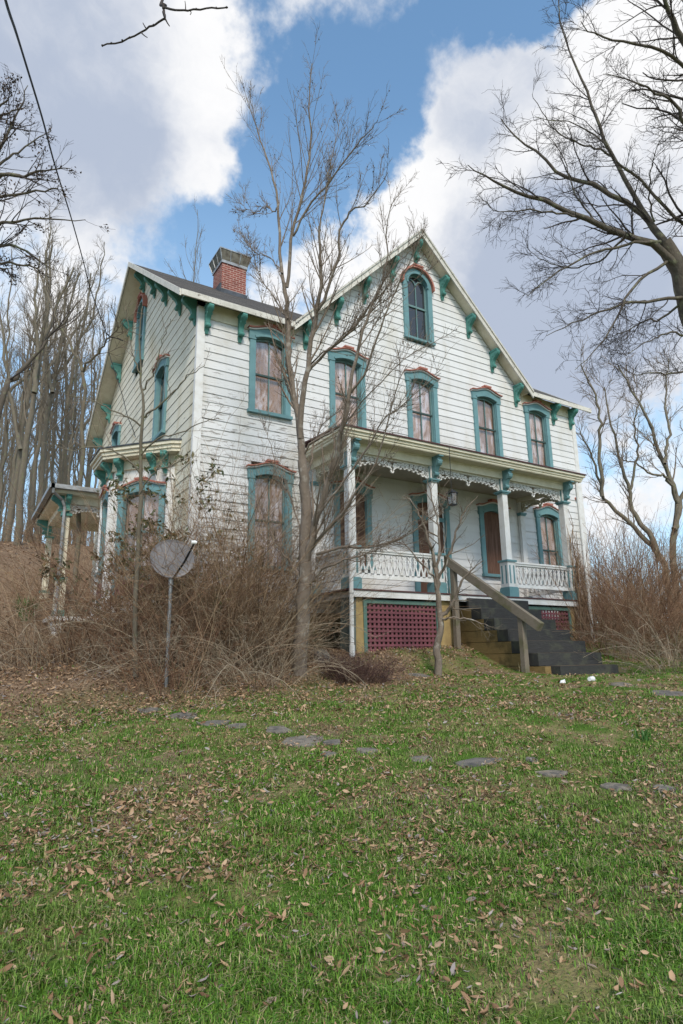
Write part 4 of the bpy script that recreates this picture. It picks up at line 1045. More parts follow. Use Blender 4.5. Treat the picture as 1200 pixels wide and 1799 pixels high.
# sapling by the porch steps
Ds = 11.2
SA = [T([(768, 1164), (769, 1130), (774, 1087), (769, 1043), (766, 1010), (762, 990)], Ds, Ds, 14, 6),
      T([(763, 995), (757, 960), (745, 925), (730, 890), (712, 870)], Ds, Ds - .3, 7, 1.2),
      T([(766, 1010), (772, 970), (770, 920), (760, 880), (752, 840)], Ds, Ds, 6, 1.2),
      T([(767, 1025), (785, 985), (800, 940), (815, 900), (840, 870)], Ds, Ds - .2, 6, 1.2),
      T([(774, 1085), (790, 1070), (800, 1050), (812, 1020), (830, 1000), (850, 985)], Ds, Ds - .4, 8, 1.2),
      T([(774, 1090), (795, 1085), (830, 1090), (858, 1100)], Ds, Ds - .5, 5, 1.),
      T([(770, 1040), (760, 1010), (735, 985), (715, 960), (690, 950)], Ds, Ds - .3, 5, 1.)]
P, Rr = stack(SA)
P1, R1 = spawn(P[1:], Rr[1:], 9, .1, 1., .7, .25, .42, 7, .10, (0, 0, .03), rk=.55, rmin=.0028, lmin=.3)
P2, R2 = spawn(P1, R1, 3.4, .15, 1., .7, .25, .5, 5, .10, (0, 0, .01), rmin=.0022, lmin=.12)
tree_obj('sapling', tuple(rootz(SA[0][0][0])), SA, [(P1, R1, 4), (P2, R2, 3)], M_BARKF, M_TWIGL, 'small crooked sapling with pale twigs beside the lattice and porch steps')

# slim sapling before the bay window
Dl = 9.27
SB = [T([(240, 1175), (238, 1100), (242, 950), (244, 862), (249, 751), (250, 700), (247, 658), (246, 600), (250, 540)], Dl, Dl, 10, 1.5),
      T([(249, 745), (224, 733), (189, 718), (150, 700), (100, 690)], Dl, Dl - .5, 3.5, 1.),
      T([(250, 735), (273, 716), (309, 685), (333, 658), (360, 642)], Dl, Dl - .4, 4, 1.),
      T([(249, 690), (262, 670), (275, 640), (285, 600), (300, 560)], Dl, Dl - .2, 3, 1.),
      T([(247, 660), (235, 630), (228, 590), (222, 545)], Dl, Dl, 3, .8),
      T([(246, 800), (280, 770), (320, 760), (360, 740), (385, 735)], Dl, Dl - .6, 3.5, .9),
      T([(245, 830), (215, 800), (170, 785), (120, 790), (60, 770)], Dl, Dl - .6, 3.5, .9),
      T([(244, 870), (270, 830), (310, 815), (345, 800)], Dl, Dl - .3, 3, .8)]
P, Rr = stack(SB)
P1, R1 = spawn(P[1:], Rr[1:], 5, .2, 1., .6, .2, .45, 6, .12, (0, 0, .04), rk=.6, rmin=.0028, lmin=.3)
P2, R2 = spawn(P1, R1, 2, .2, 1., .6, .2, .5, 5, .12, (0, 0, .02), rmin=.002, lmin=.1)
tree_obj('sapling', tuple(rootz(SB[0][0][0])), SB, [(P1, R1, 4), (P2, R2, 3)], M_BARKW, M_TWIGF, 'slender straight sapling standing among brambles before the bay window')

# big tree leaning into the picture from the right
Dr = 10.0
RT = [T([(1300, 1230), (1290, 1000), (1262, 780), (1228, 600), (1204, 515), (1192, 470), (1165, 425)], Dr, Dr, 62, 32, 18, .01),
      T([(1192, 482), (1170, 443), (1125, 424), (1076, 405), (1012, 379), (967, 356), (922, 341), (881, 326), (850, 308), (822, 290)], Dr, Dr - .6, 22, 2),
      T([(1172, 432), (1147, 397), (1125, 375), (1091, 352), (1031, 319), (982, 307), (945, 270), (905, 240), (880, 208)], Dr, Dr + .5, 20, 2),
      T([(1140, 385), (1106, 330), (1076, 270), (1050, 217), (1035, 169), (1009, 105), (990, 56), (980, -10)], Dr + .1, Dr + .8, 13, 2),
      T([(1215, 400), (1196, 390), (1155, 349), (1120, 310), (1084, 285), (1060, 250), (1010, 215), (940, 205)], Dr, Dr - .8, 10, 1.5),
      T([(1205, 530), (1189, 522), (1144, 529), (1099, 532), (1050, 551), (1005, 570), (960, 590)], Dr, Dr - .7, 11, 1.5),
      T([(1180, 455), (1132, 484), (1102, 521), (1076, 574), (1042, 619), (1010, 650)], Dr, Dr - .9, 9, 1.3),
      T([(1200, 530), (1159, 562), (1136, 562), (1095, 585), (1060, 595)], Dr, Dr + .4, 7, 1.2),
      T([(1160, 425), (1110, 427), (1050, 442), (994, 469), (950, 500), (925, 520)], Dr - .1, Dr - .8, 9, 1.2),
      T([(1261, 240), (1246, 150), (1200, 116), (1155, 86), (1087, 71), (1042, 60), (1020, 37)], Dr - .55, Dr - 1.6, 13, 1.5),
      T([(1262, 330), (1240, 270), (1200, 214), (1181, 176), (1147, 161), (1099, 139), (1060, 130)], Dr - .5, Dr - 1.2, 13, 1.3),
      T([(1236, 640), (1255, 480), (1264, 330), (1255, 220), (1220, 120), (1190, 50), (1170, 10), (1155, -40)], Dr, Dr - 1.1, 34, 6),
      T([(1228, 600), (1180, 585), (1140, 600), (1100, 625)], Dr, Dr - .5, 7, 1.2),
      T([(1240, 640), (1190, 655), (1140, 655), (1095, 665)], Dr, Dr - .5, 7, 1.2),
      T([(1245, 690), (1285, 480), (1270, 300), (1240, 150), (1210, 0), (1190, -100)], Dr, Dr + .6, 36, 6),
      T([(1060, 400), (1035, 375), (1010, 340), (990, 280), (965, 240)], Dr - .2, Dr - .1, 6, 1.2),
      T([(1012, 380), (975, 375), (925, 368), (880, 372), (850, 352)], Dr - .3, Dr - 1.0, 6, 1.2),
      T([(1100, 415), (1060, 455), (1010, 470), (960, 460), (930, 440)], Dr - .1, Dr + .6, 6, 1.2),
      T([(1076, 275), (1050, 262), (1020, 255), (985, 235), (955, 200), (935, 165)], Dr + .5, Dr, 6, 1.2),
      T([(1150, 390), (1140, 330), (1150, 280), (1165, 230)], Dr, Dr - .6, 5, 1.2)]
RT = [(RT[0][0], RT[0][1] * .85)] + [(p, r * .68) for p, r in RT[1:]]
P, Rr = stack(RT); fil = np.r_[1:len(RT)]
P1, R1 = spawn(P[fil], Rr[fil], 16, .12, 1., .75, .22, .30, 8, .13, (0, 0, .01), rk=.45, rmin=.0036, lmin=.35)
P2, R2 = spawn(P1, R1, 7.0, .12, 1., .75, .25, .45, 6, .13, (0, 0, 0), rk=.62, rmin=.0030, lmin=.2)
P3_, R3_ = spawn(P2, R2, 2.6, .2, 1., .7, .25, .55, 5, .13, (0, 0, 0), rmin=.0024, lmin=.12)
tree_obj('bare_tree', tuple(rootz(RT[0][0][0])), RT, [(P1, R1, 4), (P2, R2, 3), (P3_, R3_, 3)], M_BARKR, M_TWIGR, 'big dark bare tree reaching in over the lawn from the right edge')

# dark seed-hung tree reaching in from the left edge
Dk = 9.0
KT = [T([(-180, 1190), (-170, 900), (-150, 600), (-130, 420), (-110, 250)], Dk, Dk, 50, 16),
      T([(-140, 480), (-60, 380), (0, 311), (37, 311), (75, 300), (124, 296)], Dk, Dk, 12, 1.2), T([(-135, 420), (-60, 310), (0, 262), (22, 210), (49, 150)], Dk, Dk + .4, 11, 1.2),
      T([(-130, 400), (-50, 360), (0, 345), (75, 334), (112, 330)], Dk, Dk - .4, 9, 1.2), T([(-145, 520), (-60, 430), (0, 394), (56, 386), (150, 386)], Dk, Dk - .3, 10, 1.2),
      T([(-145, 560), (-60, 470), (0, 430), (45, 440), (95, 475)], Dk, Dk, 10, 1.2), T([(-125, 330), (-60, 250), (0, 190), (20, 165)], Dk, Dk - .3, 9, 1.2),
      T([(-140, 520), (-50, 470), (10, 462), (60, 470), (70, 480)], Dk, Dk + .4, 8, 1.2), T([(-130, 420), (-60, 350), (0, 290), (40, 260), (90, 230)], Dk, Dk + .5, 8, 1.2),
      T([(-120, 320), (-40, 240), (10, 200), (45, 190)], Dk, Dk + .3, 8, 1.2), T([(-140, 600), (-70, 520), (0, 470), (30, 500)], Dk, Dk + .2, 8, 1.2)]
P, Rr = stack(KT)
P1, R1 = spawn(P[1:], Rr[1:], 14, .2, 1., .6, .2, .30, 7, .10, (0, 0, .03), rk=.5, rmin=.003, lmin=.25)
P2, R2 = spawn(P1, R1, 4, .15, 1., .6, .2, .5, 5, .10, (0, 0, .02), rmin=.0026, lmin=.12)
tips = ptsalong(np.concatenate([P1[:, -4:], P1[:, 2:6]]), 110, .1)
cl = (tips[:, None] + rng.normal(size=(110, 13, 3)) * np.array([.04, .04, .018])).reshape(-1, 3)
lv = leafquads(cl, .04, .012, droop=.6)
tree_obj('bare_tree', tuple(rootz(KT[0][0][0])), KT, [(P1, R1, 4), (P2, R2, 3)], M_BARKR, M_TWIGR, 'dark tree at the left edge with clumps of dry seeds on its twigs', leaves=lv, lm=M_BUD)

# branch overhead
Dn = 3.2
NB = [T([(262, -520), (280, -200), (278, -60), (283, 0), (287, 18), (290, 34)], Dn + .6, Dn, 6.5, 3.6), T([(286, 14), (310, 17), (335, 17), (370, 15), (400, 13)], Dn, Dn - .2, 4, 2.6, 14, .002), T([(290, 32), (276, 41), (262, 47), (240, 61), (210, 72), (179, 81)], Dn, Dn + .2, 4, 2.6, 14, .003), T([(290, 32), (294, 40), (298, 46)], Dn, Dn, 3, 1.6, 8, .0),
      T([(326, 17), (326, 10), (325, 2)], Dn, Dn, 2, 1.2, 6, 0.), T([(333, 18), (336, 22), (334, 26)], Dn, Dn, 2, 1.2, 6, 0.), T([(247, 56), (253, 62), (259, 66)], Dn, Dn, 2.4, 1.4, 6, 0.), T([(256, 49), (253, 44), (251, 40)], Dn, Dn, 2.2, 1.2, 6, 0.)]
q0 = NB[0][0][0]; tb = (-13.4, -13.6)
NB.append((limb3([q0, q0 + np.array([-.5, -.6, .9]), (-11.9, -12.9, 4.6), (-12.9, -13.4, 4.2), (tb[0] + .1, tb[1] + .05, 3.0)], 18), lr(18, NB[0][1][0], .06)))
NB.append((limb3([(tb[0], tb[1], float(G(*tb)) - .2), (tb[0] + .05, tb[1], 1.0), (tb[0] + .1, tb[1] + .05, 3.0), (tb[0], tb[1] + .2, 6.5)], 18), lr(18, .17, .07)))
V, F = tubes([(p[None], r[None], 6) for p, r in NB]); 
for k, (u, v) in enumerate([(345, 16), (380, 14), (398, 13), (228, 66), (215, 71), (196, 76), (180, 80), (270, 44)]):
    c_ = at(u, v, Dn); vv, ff = tubes([(np.array([[c_ - .004, c_, c_ + np.array([.003, 0, .004])]]), np.array([[.003, .0065, .003]]), 5)]); F = np.concatenate([F, ff + len(V)]); V = np.concatenate([V, vv])
bo = bpy.data.objects.new('overhanging_tree', np_mesh('overhanging_tree', V, [F], M_TWIGR, smooth=True)); link(bo); tag(bo, 'overhanging tree of which only a thin forked twig shows at the top of the picture', 'tree')

# ------------------------------------------------------------------ woods on the slope
def forest_tree(h, r, seed, nb=26, lean=(0, 0), fork=.0, dense=1.0):
    n = 22; tr = [(limb3([(0, 0, -.4), (lean[0] * .15 * h, lean[1] * .15 * h, h * .3), (lean[0] * .5 * h, lean[1] * .5 * h, h * .65), (lean[0] * h, lean[1] * h, h)], n, h * .0035), lr(n, r, r * .12, .85))]
    if fork:
        p = tr[0][0][int(n * fork)]; q = p + np.array([-.12 * h * np.sign(lean[0] + .01), .08 * h, h * (1 - fork) * .9]); m_ = (p + q) / 2 + np.array([-.04 * h, 0, -.02 * h])
        tr.append((limb3([p, m_, q], n, h * .003), lr(n, r * .62, r * .1)))
    P, Rr = stack(tr)
    P1, R1 = spawn(P, Rr, nb / len(tr), .36, .98, .62, .2, .26, 9, .10, (0, 0, .07), rk=.42, rmin=.013, lmin=.8)
    P2, R2 = spawn(P1, R1, 5.0 * dense, .15, 1., .6, .2, .42, 6, .10, (0, 0, .05), rk=.55, rmin=.009, lmin=.4)
    P3q, R3q = spawn(P2, R2, 2.4 * dense, .2, 1., .6, .2, .5, 4, .1, (0, 0, .03), rmin=.0065, lmin=.25)
    return tr, [(P1, R1, 4), (P2, R2, 3), (P3q, R3q, 3)]
UGL = []
def named_tree(px, dep, w0, w1, label, extra=(), nb=22, name='woodland_tree', mt=M_BARKW, mc=M_TWIGW, grp=None, k1=1.0, L1=.25):
    tr = [T(px, dep, dep + 1, w0, w1, 20, .03)]
    for q in extra: tr.append(T(q[0], dep, dep + q[3], q[1], q[2], 20, .03))
    b = rootz(tr[0][0][0]); 
    P, Rr = stack(tr)
    kk = np.array([nb] + [nb * .6] * len(extra))
    P1, R1 = spawn(P, Rr, kk, .30, 1., .6, .2, L1, 9, .10, (0, 0, .06), rk=.42, rmin=.010, lmin=.8)
    P2, R2 = spawn(P1, R1, 5 * k1, .15, 1., .6, .2, .42, 6, .10, (0, 0, .04), rk=.55, rmin=.0075, lmin=.4)
    P3q, R3q = spawn(P2, R2, 2 * k1, .2, 1., .6, .2, .5, 4, .1, (0, 0, .03), rmin=.0055, lmin=.25)
    tr[0][0][0] = b
    return tree_obj(name, tuple(b), tr, [(P1, R1, 4), (P2, R2, 3), (P3q, R3q, 3)], mt, mc, label, group=grp)
WG = 'bare trees of the wood on the slope'
named_tree([(12, 960), (22, 880), (35, 799), (42, 735), (58, 654), (77, 580), (86, 520), (92, 430)], 27, 12, 3, 'thick leaning trunk at the far left of the wood', [([(36, 790), (20, 700), (5, 600), (-10, 480)], 9, 2, 1)], grp=WG)
named_tree([(30, 955), (40, 830), (52, 740), (66, 660), (76, 600), (100, 540), (130, 470)], 25, 13, 3, 'thick trunk crossing its leaning neighbour near the left edge of the wood', [([(60, 690), (66, 620), (62, 540), (70, 450)], 10, 2, 1)], grp=WG)
named_tree([(66, 950), (72, 850), (79, 767), (90, 696), (103, 622), (118, 560), (140, 480)], 29, 11, 2.5, 'straight grey trunk left of the side porch roof', [([(92, 690), (80, 610), (84, 520), (80, 440)], 8, 2, 1)], grp=WG)
named_tree([(110, 950), (114, 830), (118, 730), (116, 640), (112, 560), (120, 470)], 33, 9, 2.5, 'upright trunk standing directly behind the side porch roof', [([(118, 720), (130, 640), (150, 560), (160, 480)], 7, 2, 1)], grp=WG)
named_tree([(92, 950), (92, 860), (95, 760), (100, 680), (96, 600), (104, 500)], 36, 7, 2, 'slim trunk between two thicker ones left of the side porch', grp=WG)
named_tree([(136, 950), (140, 880), (145, 735), (143, 651), (122, 606), (87, 531), (70, 480)], 17, 9, 2, 'nearer forked young tree in front of the wood beside the roof edge', [([(143.5, 651), (165, 625), (193, 592), (215, 560)], 5, 1.2, -1)], nb=14, grp=WG, k1=.7, L1=.18)
named_tree([(-30, 960), (0, 700), (32, 660), (70, 615), (106, 573), (140, 530)], 14, 12, 2, 'dark bough rising from the left edge before the wood', nb=8, grp=WG, k1=.5, mt=M_BARKR, mc=M_TWIGR, L1=.15)
protos = []
for s_, (h, r, ln_, fk) in enumerate([(19, .15, (.03, .0), 0), (17, .12, (-.04, .03), .45), (21, .17, (.05, -.02), .5), (15, .09, (.02, .02), 0)]):
    tr, cr = forest_tree(h, r, s_, lean=ln_, fork=fk)
    V, F = tubes([(p[None], q[None], 6) for p, q in tr]); mt_ = np_mesh('trunk', V, [F], M_BARKW, smooth=True)
    V, F = tubes(cr); mc_ = np_mesh('crown', V, [F], M_TWIGW); protos.append((mt_, mc_))
def wood_tree(x, y, k, sc, rz, label, grp, name='woodland_tree'):
    e = empty(name, (x, y, float(G(x, y)))); tag(e, label, 'tree', grp); e.scale = (sc, sc, sc); e.rotation_euler = (0, 0, rz)
    link(bpy.data.objects.new('trunk', protos[k][0]), e); link(bpy.data.objects.new('crown', protos[k][1]), e)
    return e
rw = random.Random(5)
for i in range(90):
    u = rw.uniform(-130, 235); dep = rw.uniform(27, 62)
    p = at(u, 960, dep)
    wood_tree(p[0], p[1], rw.randrange(4), rw.uniform(.60, .95), rw.uniform(0, 6.28), 'slim bare tree deeper in the wood on the slope left of the house', 'slim bare trees deep in the wood')
p = at(318, 960, 30); wood_tree(p[0], p[1], 0, 1.0, 1.1, 'lone bare tree rising behind the roof left of the chimney', None, 'bare_tree').scale = (.62, .62, 1.02)
p = at(470, 960, 34); wood_tree(p[0], p[1], 3, 1.18, 2.0, 'faint bare treetop just visible behind the roof right of the chimney', None, 'bare_tree')
UG = 'leafless undergrowth on the wooded slope'
for k_, (u, dep, rx, h, n) in enumerate([(-20, 17, 1.6, 1.1, 30), (60, 19, 1.6, 1.2, 34), (110, 25, 2.0, 1.8, 60), (-60, 26, 2.5, 2.0, 70), (40, 29, 3.0, 2.2, 90), (150, 31, 2.5, 3.0, 110)]):
    UGL.append((u, dep, rx, h, n))
# right background
named_tree([(1182, 1012), (1184, 939), (1190, 884), (1181, 853), (1167, 815), (1153, 774), (1132, 722), (1105, 674), (1085, 640)], 21, 12, 2, 'upright bare tree with a kinked trunk behind the right thicket', [([(1184, 930), (1196, 880), (1215, 800), (1225, 700), (1220, 600)], 10, 2, 1), ([(1190, 884), (1172, 840), (1150, 835), (1120, 815), (1095, 810)], 6, 1.5, -1), ([(1168, 815), (1175, 760), (1168, 700), (1175, 630)], 6, 1.5, 1)], nb=20, name='bare_tree', mt=M_BARKW, mc=M_TWIGF, L1=.22)
named_tree([(1172, 1005), (1152, 970), (1132, 946), (1091, 908), (1062, 875), (1050, 840), (1040, 800), (1019, 760)], 20, 11, 2, 'old bare tree leaning left over the thicket beside the house', [([(1160, 985), (1143, 939), (1122, 915), (1110, 880), (1100, 840), (1085, 790), (1070, 740), (1062, 680)], 11, 2, 1), ([(1058, 872), (1052, 800), (1055, 740), (1040, 680), (1020, 640)], 7, 2, .5), ([(1108, 860), (1120, 800), (1115, 740), (1128, 690)], 5, 1.2, 0)], nb=20, name='bare_tree', mt=M_BARKW, mc=M_TWIGF, L1=.20)
for i, (u, dep, sc) in enumerate([(1050, 45, .36), (1082, 52, .42), (1110, 48, .36), (1140, 56, .44), (1172, 50, .40), (1205, 47, .40), (1235, 52, .44), (1030, 55, .34), (1270, 50, .5), (1095, 60, .46), (1155, 62, .5), (1190, 60, .48), (1062, 38, .24), (1098, 40, .27), (1128, 36, .25), (1160, 41, .28), (1192, 37, .26), (1222, 40, .28), (1045, 42, .25), (1145, 44, .3), (1178, 43, .3), (1112, 46, .3)]):
    p = at(u, 1000, dep); wood_tree(p[0], p[1], i % 4, sc, rw.uniform(0, 6.28), 'small bare tree in the distant row right of the house', 'small bare trees in the distant row')

# ------------------------------------------------------------------ shrubs and brambles
def shrub(name, base, rx, ry, h, n, m_, label, arch=.05, cane_r=.005, kid=(7, 2.5), spread=.45, leaf=None, cat='shrub', grp=None, wig=.10, up=1.0, hk=(.28, 1.1), tl=.30):
    a = rng.uniform(0, 2 * PI, n); q = np.sqrt(rng.uniform(0, 1, n)); x = base[0] + rx * q * np.cos(a); y = base[1] + ry * q * np.sin(a)
    st = np.stack([x, y, G(x, y) - .05], 1)
    di = np.stack([np.cos(a) * spread * q + rng.normal(size=n) * .22, np.sin(a) * spread * q + rng.normal(size=n) * .22, np.full(n, up)], 1)
    P, Rr = grow(st, di, h * rng.uniform(hk[0], hk[1], n) * (1 + arch * 2), cane_r * rng.uniform(.6, 1.4, n), cane_r * .4, 11, wig, (0, 0, -arch))
    B_ = [(P, Rr, 4)]
    P1, R1 = spawn(P, Rr, kid[0], .15, 1., .7, .25, tl, 6, .12, (0, 0, .0), rk=.6, rmin=.0022, lmin=.15); B_.append((P1, R1, 3))
    P2, R2 = spawn(P1, R1, kid[1], .15, 1., .7, .25, .45, 4, .12, (0, 0, .0), rmin=.0018, lmin=.08); B_.append((P2, R2, 3))
    V, F = tubes(B_); bs = np.array([base[0], base[1], float(G(*base))]); V = V - bs
    mats = [m_]; Fs = [F]; mi = np.zeros(len(F), int)
    if leaf:
        cnt, sz, wd, lmat, t0 = leaf; pts = ptsalong(np.concatenate([P1[:, -4:], P[:, -4:]]), cnt, t0); pts = (pts[:, None] + rng.normal(size=(cnt, 6, 3)) * .05).reshape(-1, 3)
        lv, lf = leafquads(pts, sz, wd, droop=.3); Fs.append(lf + len(V)); V = np.concatenate([V, lv - bs]); mats.append(lmat); mi = np.concatenate([mi, np.ones(len(lf), int)])
    o = bpy.data.objects.new(name, np_mesh(name, V, Fs, mats, mi)); link(o); o.location = tuple(bs); tag(o, label, cat, grp); return o
def at_g(u, dep):
    p = at(u, 1100, dep); return (p[0], p[1])
BG = 'bramble thickets along the left of the house'
shrub('bramble', at_g(25, 10.8), 1.1, .7, 1.5, 85, M_BRAM, 'low sprawling bramble at the far left edge of the lawn', .12, grp=BG)
shrub('bramble', at_g(120, 10.3), .9, .7, 2.1, 95, M_BRAM, 'arching bramble in front of the side porch posts', .11, grp=BG)
shrub('bramble', at_g(215, 10.4), .8, .65, 2.9, 160, M_BRAMR, 'tangled bramble below the bay window, left of the satellite dish', .09, grp=BG)
shrub('bramble', at_g(300, 10.6), .8, .65, 2.9, 170, M_BRAMR, 'tangled bramble around the pole of the satellite dish', .09, grp=BG)
shrub('bramble', at_g(392, 10.6), .8, .6, 3.5, 230, M_BRAM, 'tallest dense bramble hiding the left corner of the front wall', .06, grp=BG, kid=(9, 3))
shrub('bramble', at_g(470, 10.9), .65, .55, 3.1, 220, M_BRAM, 'dense bramble under the lower front window beside the tree trunk', .06, grp=BG, kid=(9, 3))
shrub('bramble', at_g(355, 9.95), 1.0, .5, 1.9, 120, M_CANE, 'low arching canes in front of the taller bramble by the front wall', .16, grp=BG, spread=.8)
shrub('bramble', at_g(150, 9.85), 1.3, .5, 1.6, 100, M_CANE, 'low arching canes along the lawn edge at the left', .16, grp=BG, spread=.8)
shrub('bramble', at_g(460, 10.0), .6, .4, 1.8, 90, M_CANE, 'low arching canes left of the multi-stemmed tree', .16, grp=BG, spread=.8)
shrub('bramble', at_g(300, 9.2), .55, .3, 2.0, 55, M_BRAMR, 'thin reddish canes rising in front of the satellite dish', .05, grp=BG)
shrub('rhododendron', at_g(250, 11.6), .5, .4, 3.3, 30, M_TWIGW, 'leggy evergreen shrub with olive leaves in front of the bay window', .02, .009, (6, 2), leaf=(260, .13, .026, M_EVERG, .45), spread=.3)
shrub('rhododendron', at_g(322, 11.7), .5, .35, 3.3, 34, M_TWIGW, 'evergreen shrub with browning leaves at the corner of the house', .02, .009, (6, 2), leaf=(330, .13, .026, M_EVERG, .45), spread=.3)
shrub('shrub', at_g(628, 10.6), .45, .3, .55, 150, M_BUSHD, 'small dark twiggy bush at the foot of the porch downspout', .03, .004, (7, 2), spread=.9)
for u, dep, rx, h, n in UGL: shrub('undergrowth', at_g(u, dep), rx, rx * .7, h, n, M_BRAM, 'leafless brush on the leaf-strewn slope under the wood', .05, .008, (7, 3), grp=UG)
RG = 'brambles right of the house'
shrub('bramble', at_g(1062, 14.5), .55, .8, 2.5, 130, M_BRAMR, 'reddish bramble pressed against the right corner of the porch', .05, grp=RG, cane_r=.006, kid=(8, 3))
shrub('bramble', at_g(1115, 15.5), .9, .9, 2.5, 200, M_BRAMR, 'tall red-brown bramble behind the right end of the steps', .07, grp=RG, cane_r=.006, kid=(8, 3))
shrub('bramble', at_g(1195, 15.0), 1.0, .9, 2.5, 220, M_BRAMR, 'broad red-brown bramble at the right edge of the lawn', .08, grp=RG, cane_r=.006, kid=(8, 3))
shrub('bramble', at_g(1160, 19.0), 1.8, 1.2, 3.5, 300, M_BRAMR, 'tallest bramble thicket below the leaning old tree', .05, grp=RG, cane_r=.009, kid=(8, 3))
shrub('bramble', at_g(1085, 18.5), 1.3, 1.0, 3.4, 260, M_BRAMR, 'tall thicket behind the right corner of the house', .05, grp=RG, cane_r=.009, kid=(8, 3))
shrub('bramble', at_g(1180, 12.6), .9, .5, 2.0, 90, M_CANE, 'pale arching canes bending over the grass at the right', .15, grp=RG, spread=.9, cane_r=.006)
# vine on the right porch post
vn = []
for i in range(26):
    x0 = PXS[3] + rng.uniform(-.12, .38); y0 = -PY - .12 - rng.uniform(0, .25); pts = []
    top = rng.uniform(1.4, 3.3)
    for t in np.linspace(0, 1, 9): pts.append((x0 + (PXS[3] + .03 - x0) * t * .8 + rng.normal() * .05, y0 + t * .12 + rng.normal() * .03, float(G(x0, y0)) - .05 + t * (top + .3)))
    vn.append((limb3(pts, 16), lr(16, rng.uniform(.011, .024), .005)))
P, Rr = stack(vn); P1, R1 = spawn(P, Rr, 9, .1, 1., .8, .3, .16, 6, .18, (0, 0, -.02), rk=.5, rmin=.0026, lmin=.25); P2, R2 = spawn(P1, R1, 2.5, .1, 1., .7, .3, .5, 4, .15, (0, 0, -.02), rmin=.002, lmin=.1)
V, F = tubes([(P, Rr, 5), (P1, R1, 3), (P2, R2, 3)])
vo = bpy.data.objects.new('climbing_vine', np_mesh('climbing_vine', V, [F], M_BRAM)); link(vo); tag(vo, 'leafless brown vine climbing the right corner post of the porch', 'vine')

# ------------------------------------------------------------------ satellite dish, cable, lantern, litter, stones
cD = at(303, 981, 9.55); dish = empty('satellite_dish', (cD[0], cD[1], float(G(cD[0], cD[1])))); tag(dish, 'grey satellite dish on a metal pole among the brambles', 'satellite dish')
dl = Vector(dish.location); cD = Vector(cD) - dl
nrm = (Vector(CAM) - Vector(at(303, 981, 9.5)) + Vector((1.6, 0, 2.6))).normalized(); sxv = Vector((0, 0, 1)).cross(nrm).normalized(); syv = nrm.cross(sxv)
m_ = MB(); rings = [(0, -.05)] + [(r_, -.05 + .05 * r_ ** 2) for r_ in (.25, .5, .75, .92, 1.0)]
prev = None; na = 28
for r_, hh in rings[1:]:
    cur = [cD + sxv * .335 * r_ * math.cos(a) + syv * .305 * r_ * math.sin(a) + nrm * hh for a in np.linspace(0, 2 * PI, na + 1)[:-1]]
    if prev is None: m_.face(cur)
    else:
        for k in range(na): m_.face([prev[k], prev[(k + 1) % na], cur[(k + 1) % na], cur[k]])
    prev = cur
back = [p - nrm * .012 for p in prev]
for k in range(na): m_.face([prev[k], prev[(k + 1) % na], back[(k + 1) % na], back[k]])
m_.face(list(reversed([p - nrm * .0 for p in back])))
m_.build('dish', M_DISH, dish)
m_ = MB(); a0 = cD - syv * .31 + sxv * .02; a1 = Vector(at(342, 953, 9.1)) - dl
m_.tube([a0, a0 * .5 + a1 * .5 + Vector((.01, 0, -.02)), a1], .016, 6); m_.build('feed_arm', M_BLACK, dish)
m_ = MB(); ad = (a1 - a0).normalized(); m_.tube([a1 - sxv * .05, a1 + sxv * .03], [.03, .022], 10); m_.tube([a1 + Vector((0, 0, .0)), a1 + Vector((0, 0, .03))], .018, 8); m_.build('receiver_head', M_PLASTIC, dish)
pb = cD - nrm * .07 - syv * .30
m_ = MB(); m_.tube([(pb.x, pb.y, -.3), (pb.x, pb.y, pb.z * .5), (pb.x, pb.y, pb.z)], .028, 10); m_.tube([(pb.x, pb.y, pb.z - .1), (pb.x, pb.y, pb.z + .05)], .036, 10); m_.tube([pb, cD - nrm * .05], .03, 8); m_.build('pole', M_GALV, dish)
# overhead service cable
CP = [((9, -2), 4.6), ((28, 56), 5.4), ((49, 124), 6.3), ((75, 210), 7.6), ((97, 292), 9.0), ((124, 379), 10.8), ((144, 450), 12.4), ((161, 514), 14.0), ((187, 585), 15.2)]
e0 = at(-60, -260, 3.2)
pts = [e0] + [at(u, v, d_) for (u, v), d_ in CP]
q = limb3(pts, 40); m_ = MB(); m_.tube(q, .011, 6)
wl = [q[-1]] + [at(u, v, d_) for (u, v), d_ in (((193, 592), 15.0), ((190, 612), 14.6), ((199, 645), 14.2), ((207, 669), 13.9), ((216, 698), 13.4), ((224, 731), 13.0), ((232, 750), 12.8), ((238, 768), 12.7))]
m_.tube(limb3(wl, 26), .008, 6); m_.tube(limb3([q[-1], q[-1] + np.array([.1, .05, -.06]), q[-1] + np.array([.25, .1, -.02]), q[-1] + np.array([.42, .1, -.05])], 8), .012, 6)
cb = m_.build('service_cable', M_CABLE); tag(cb, 'black overhead cable sagging to the left gable of the house', 'cable')
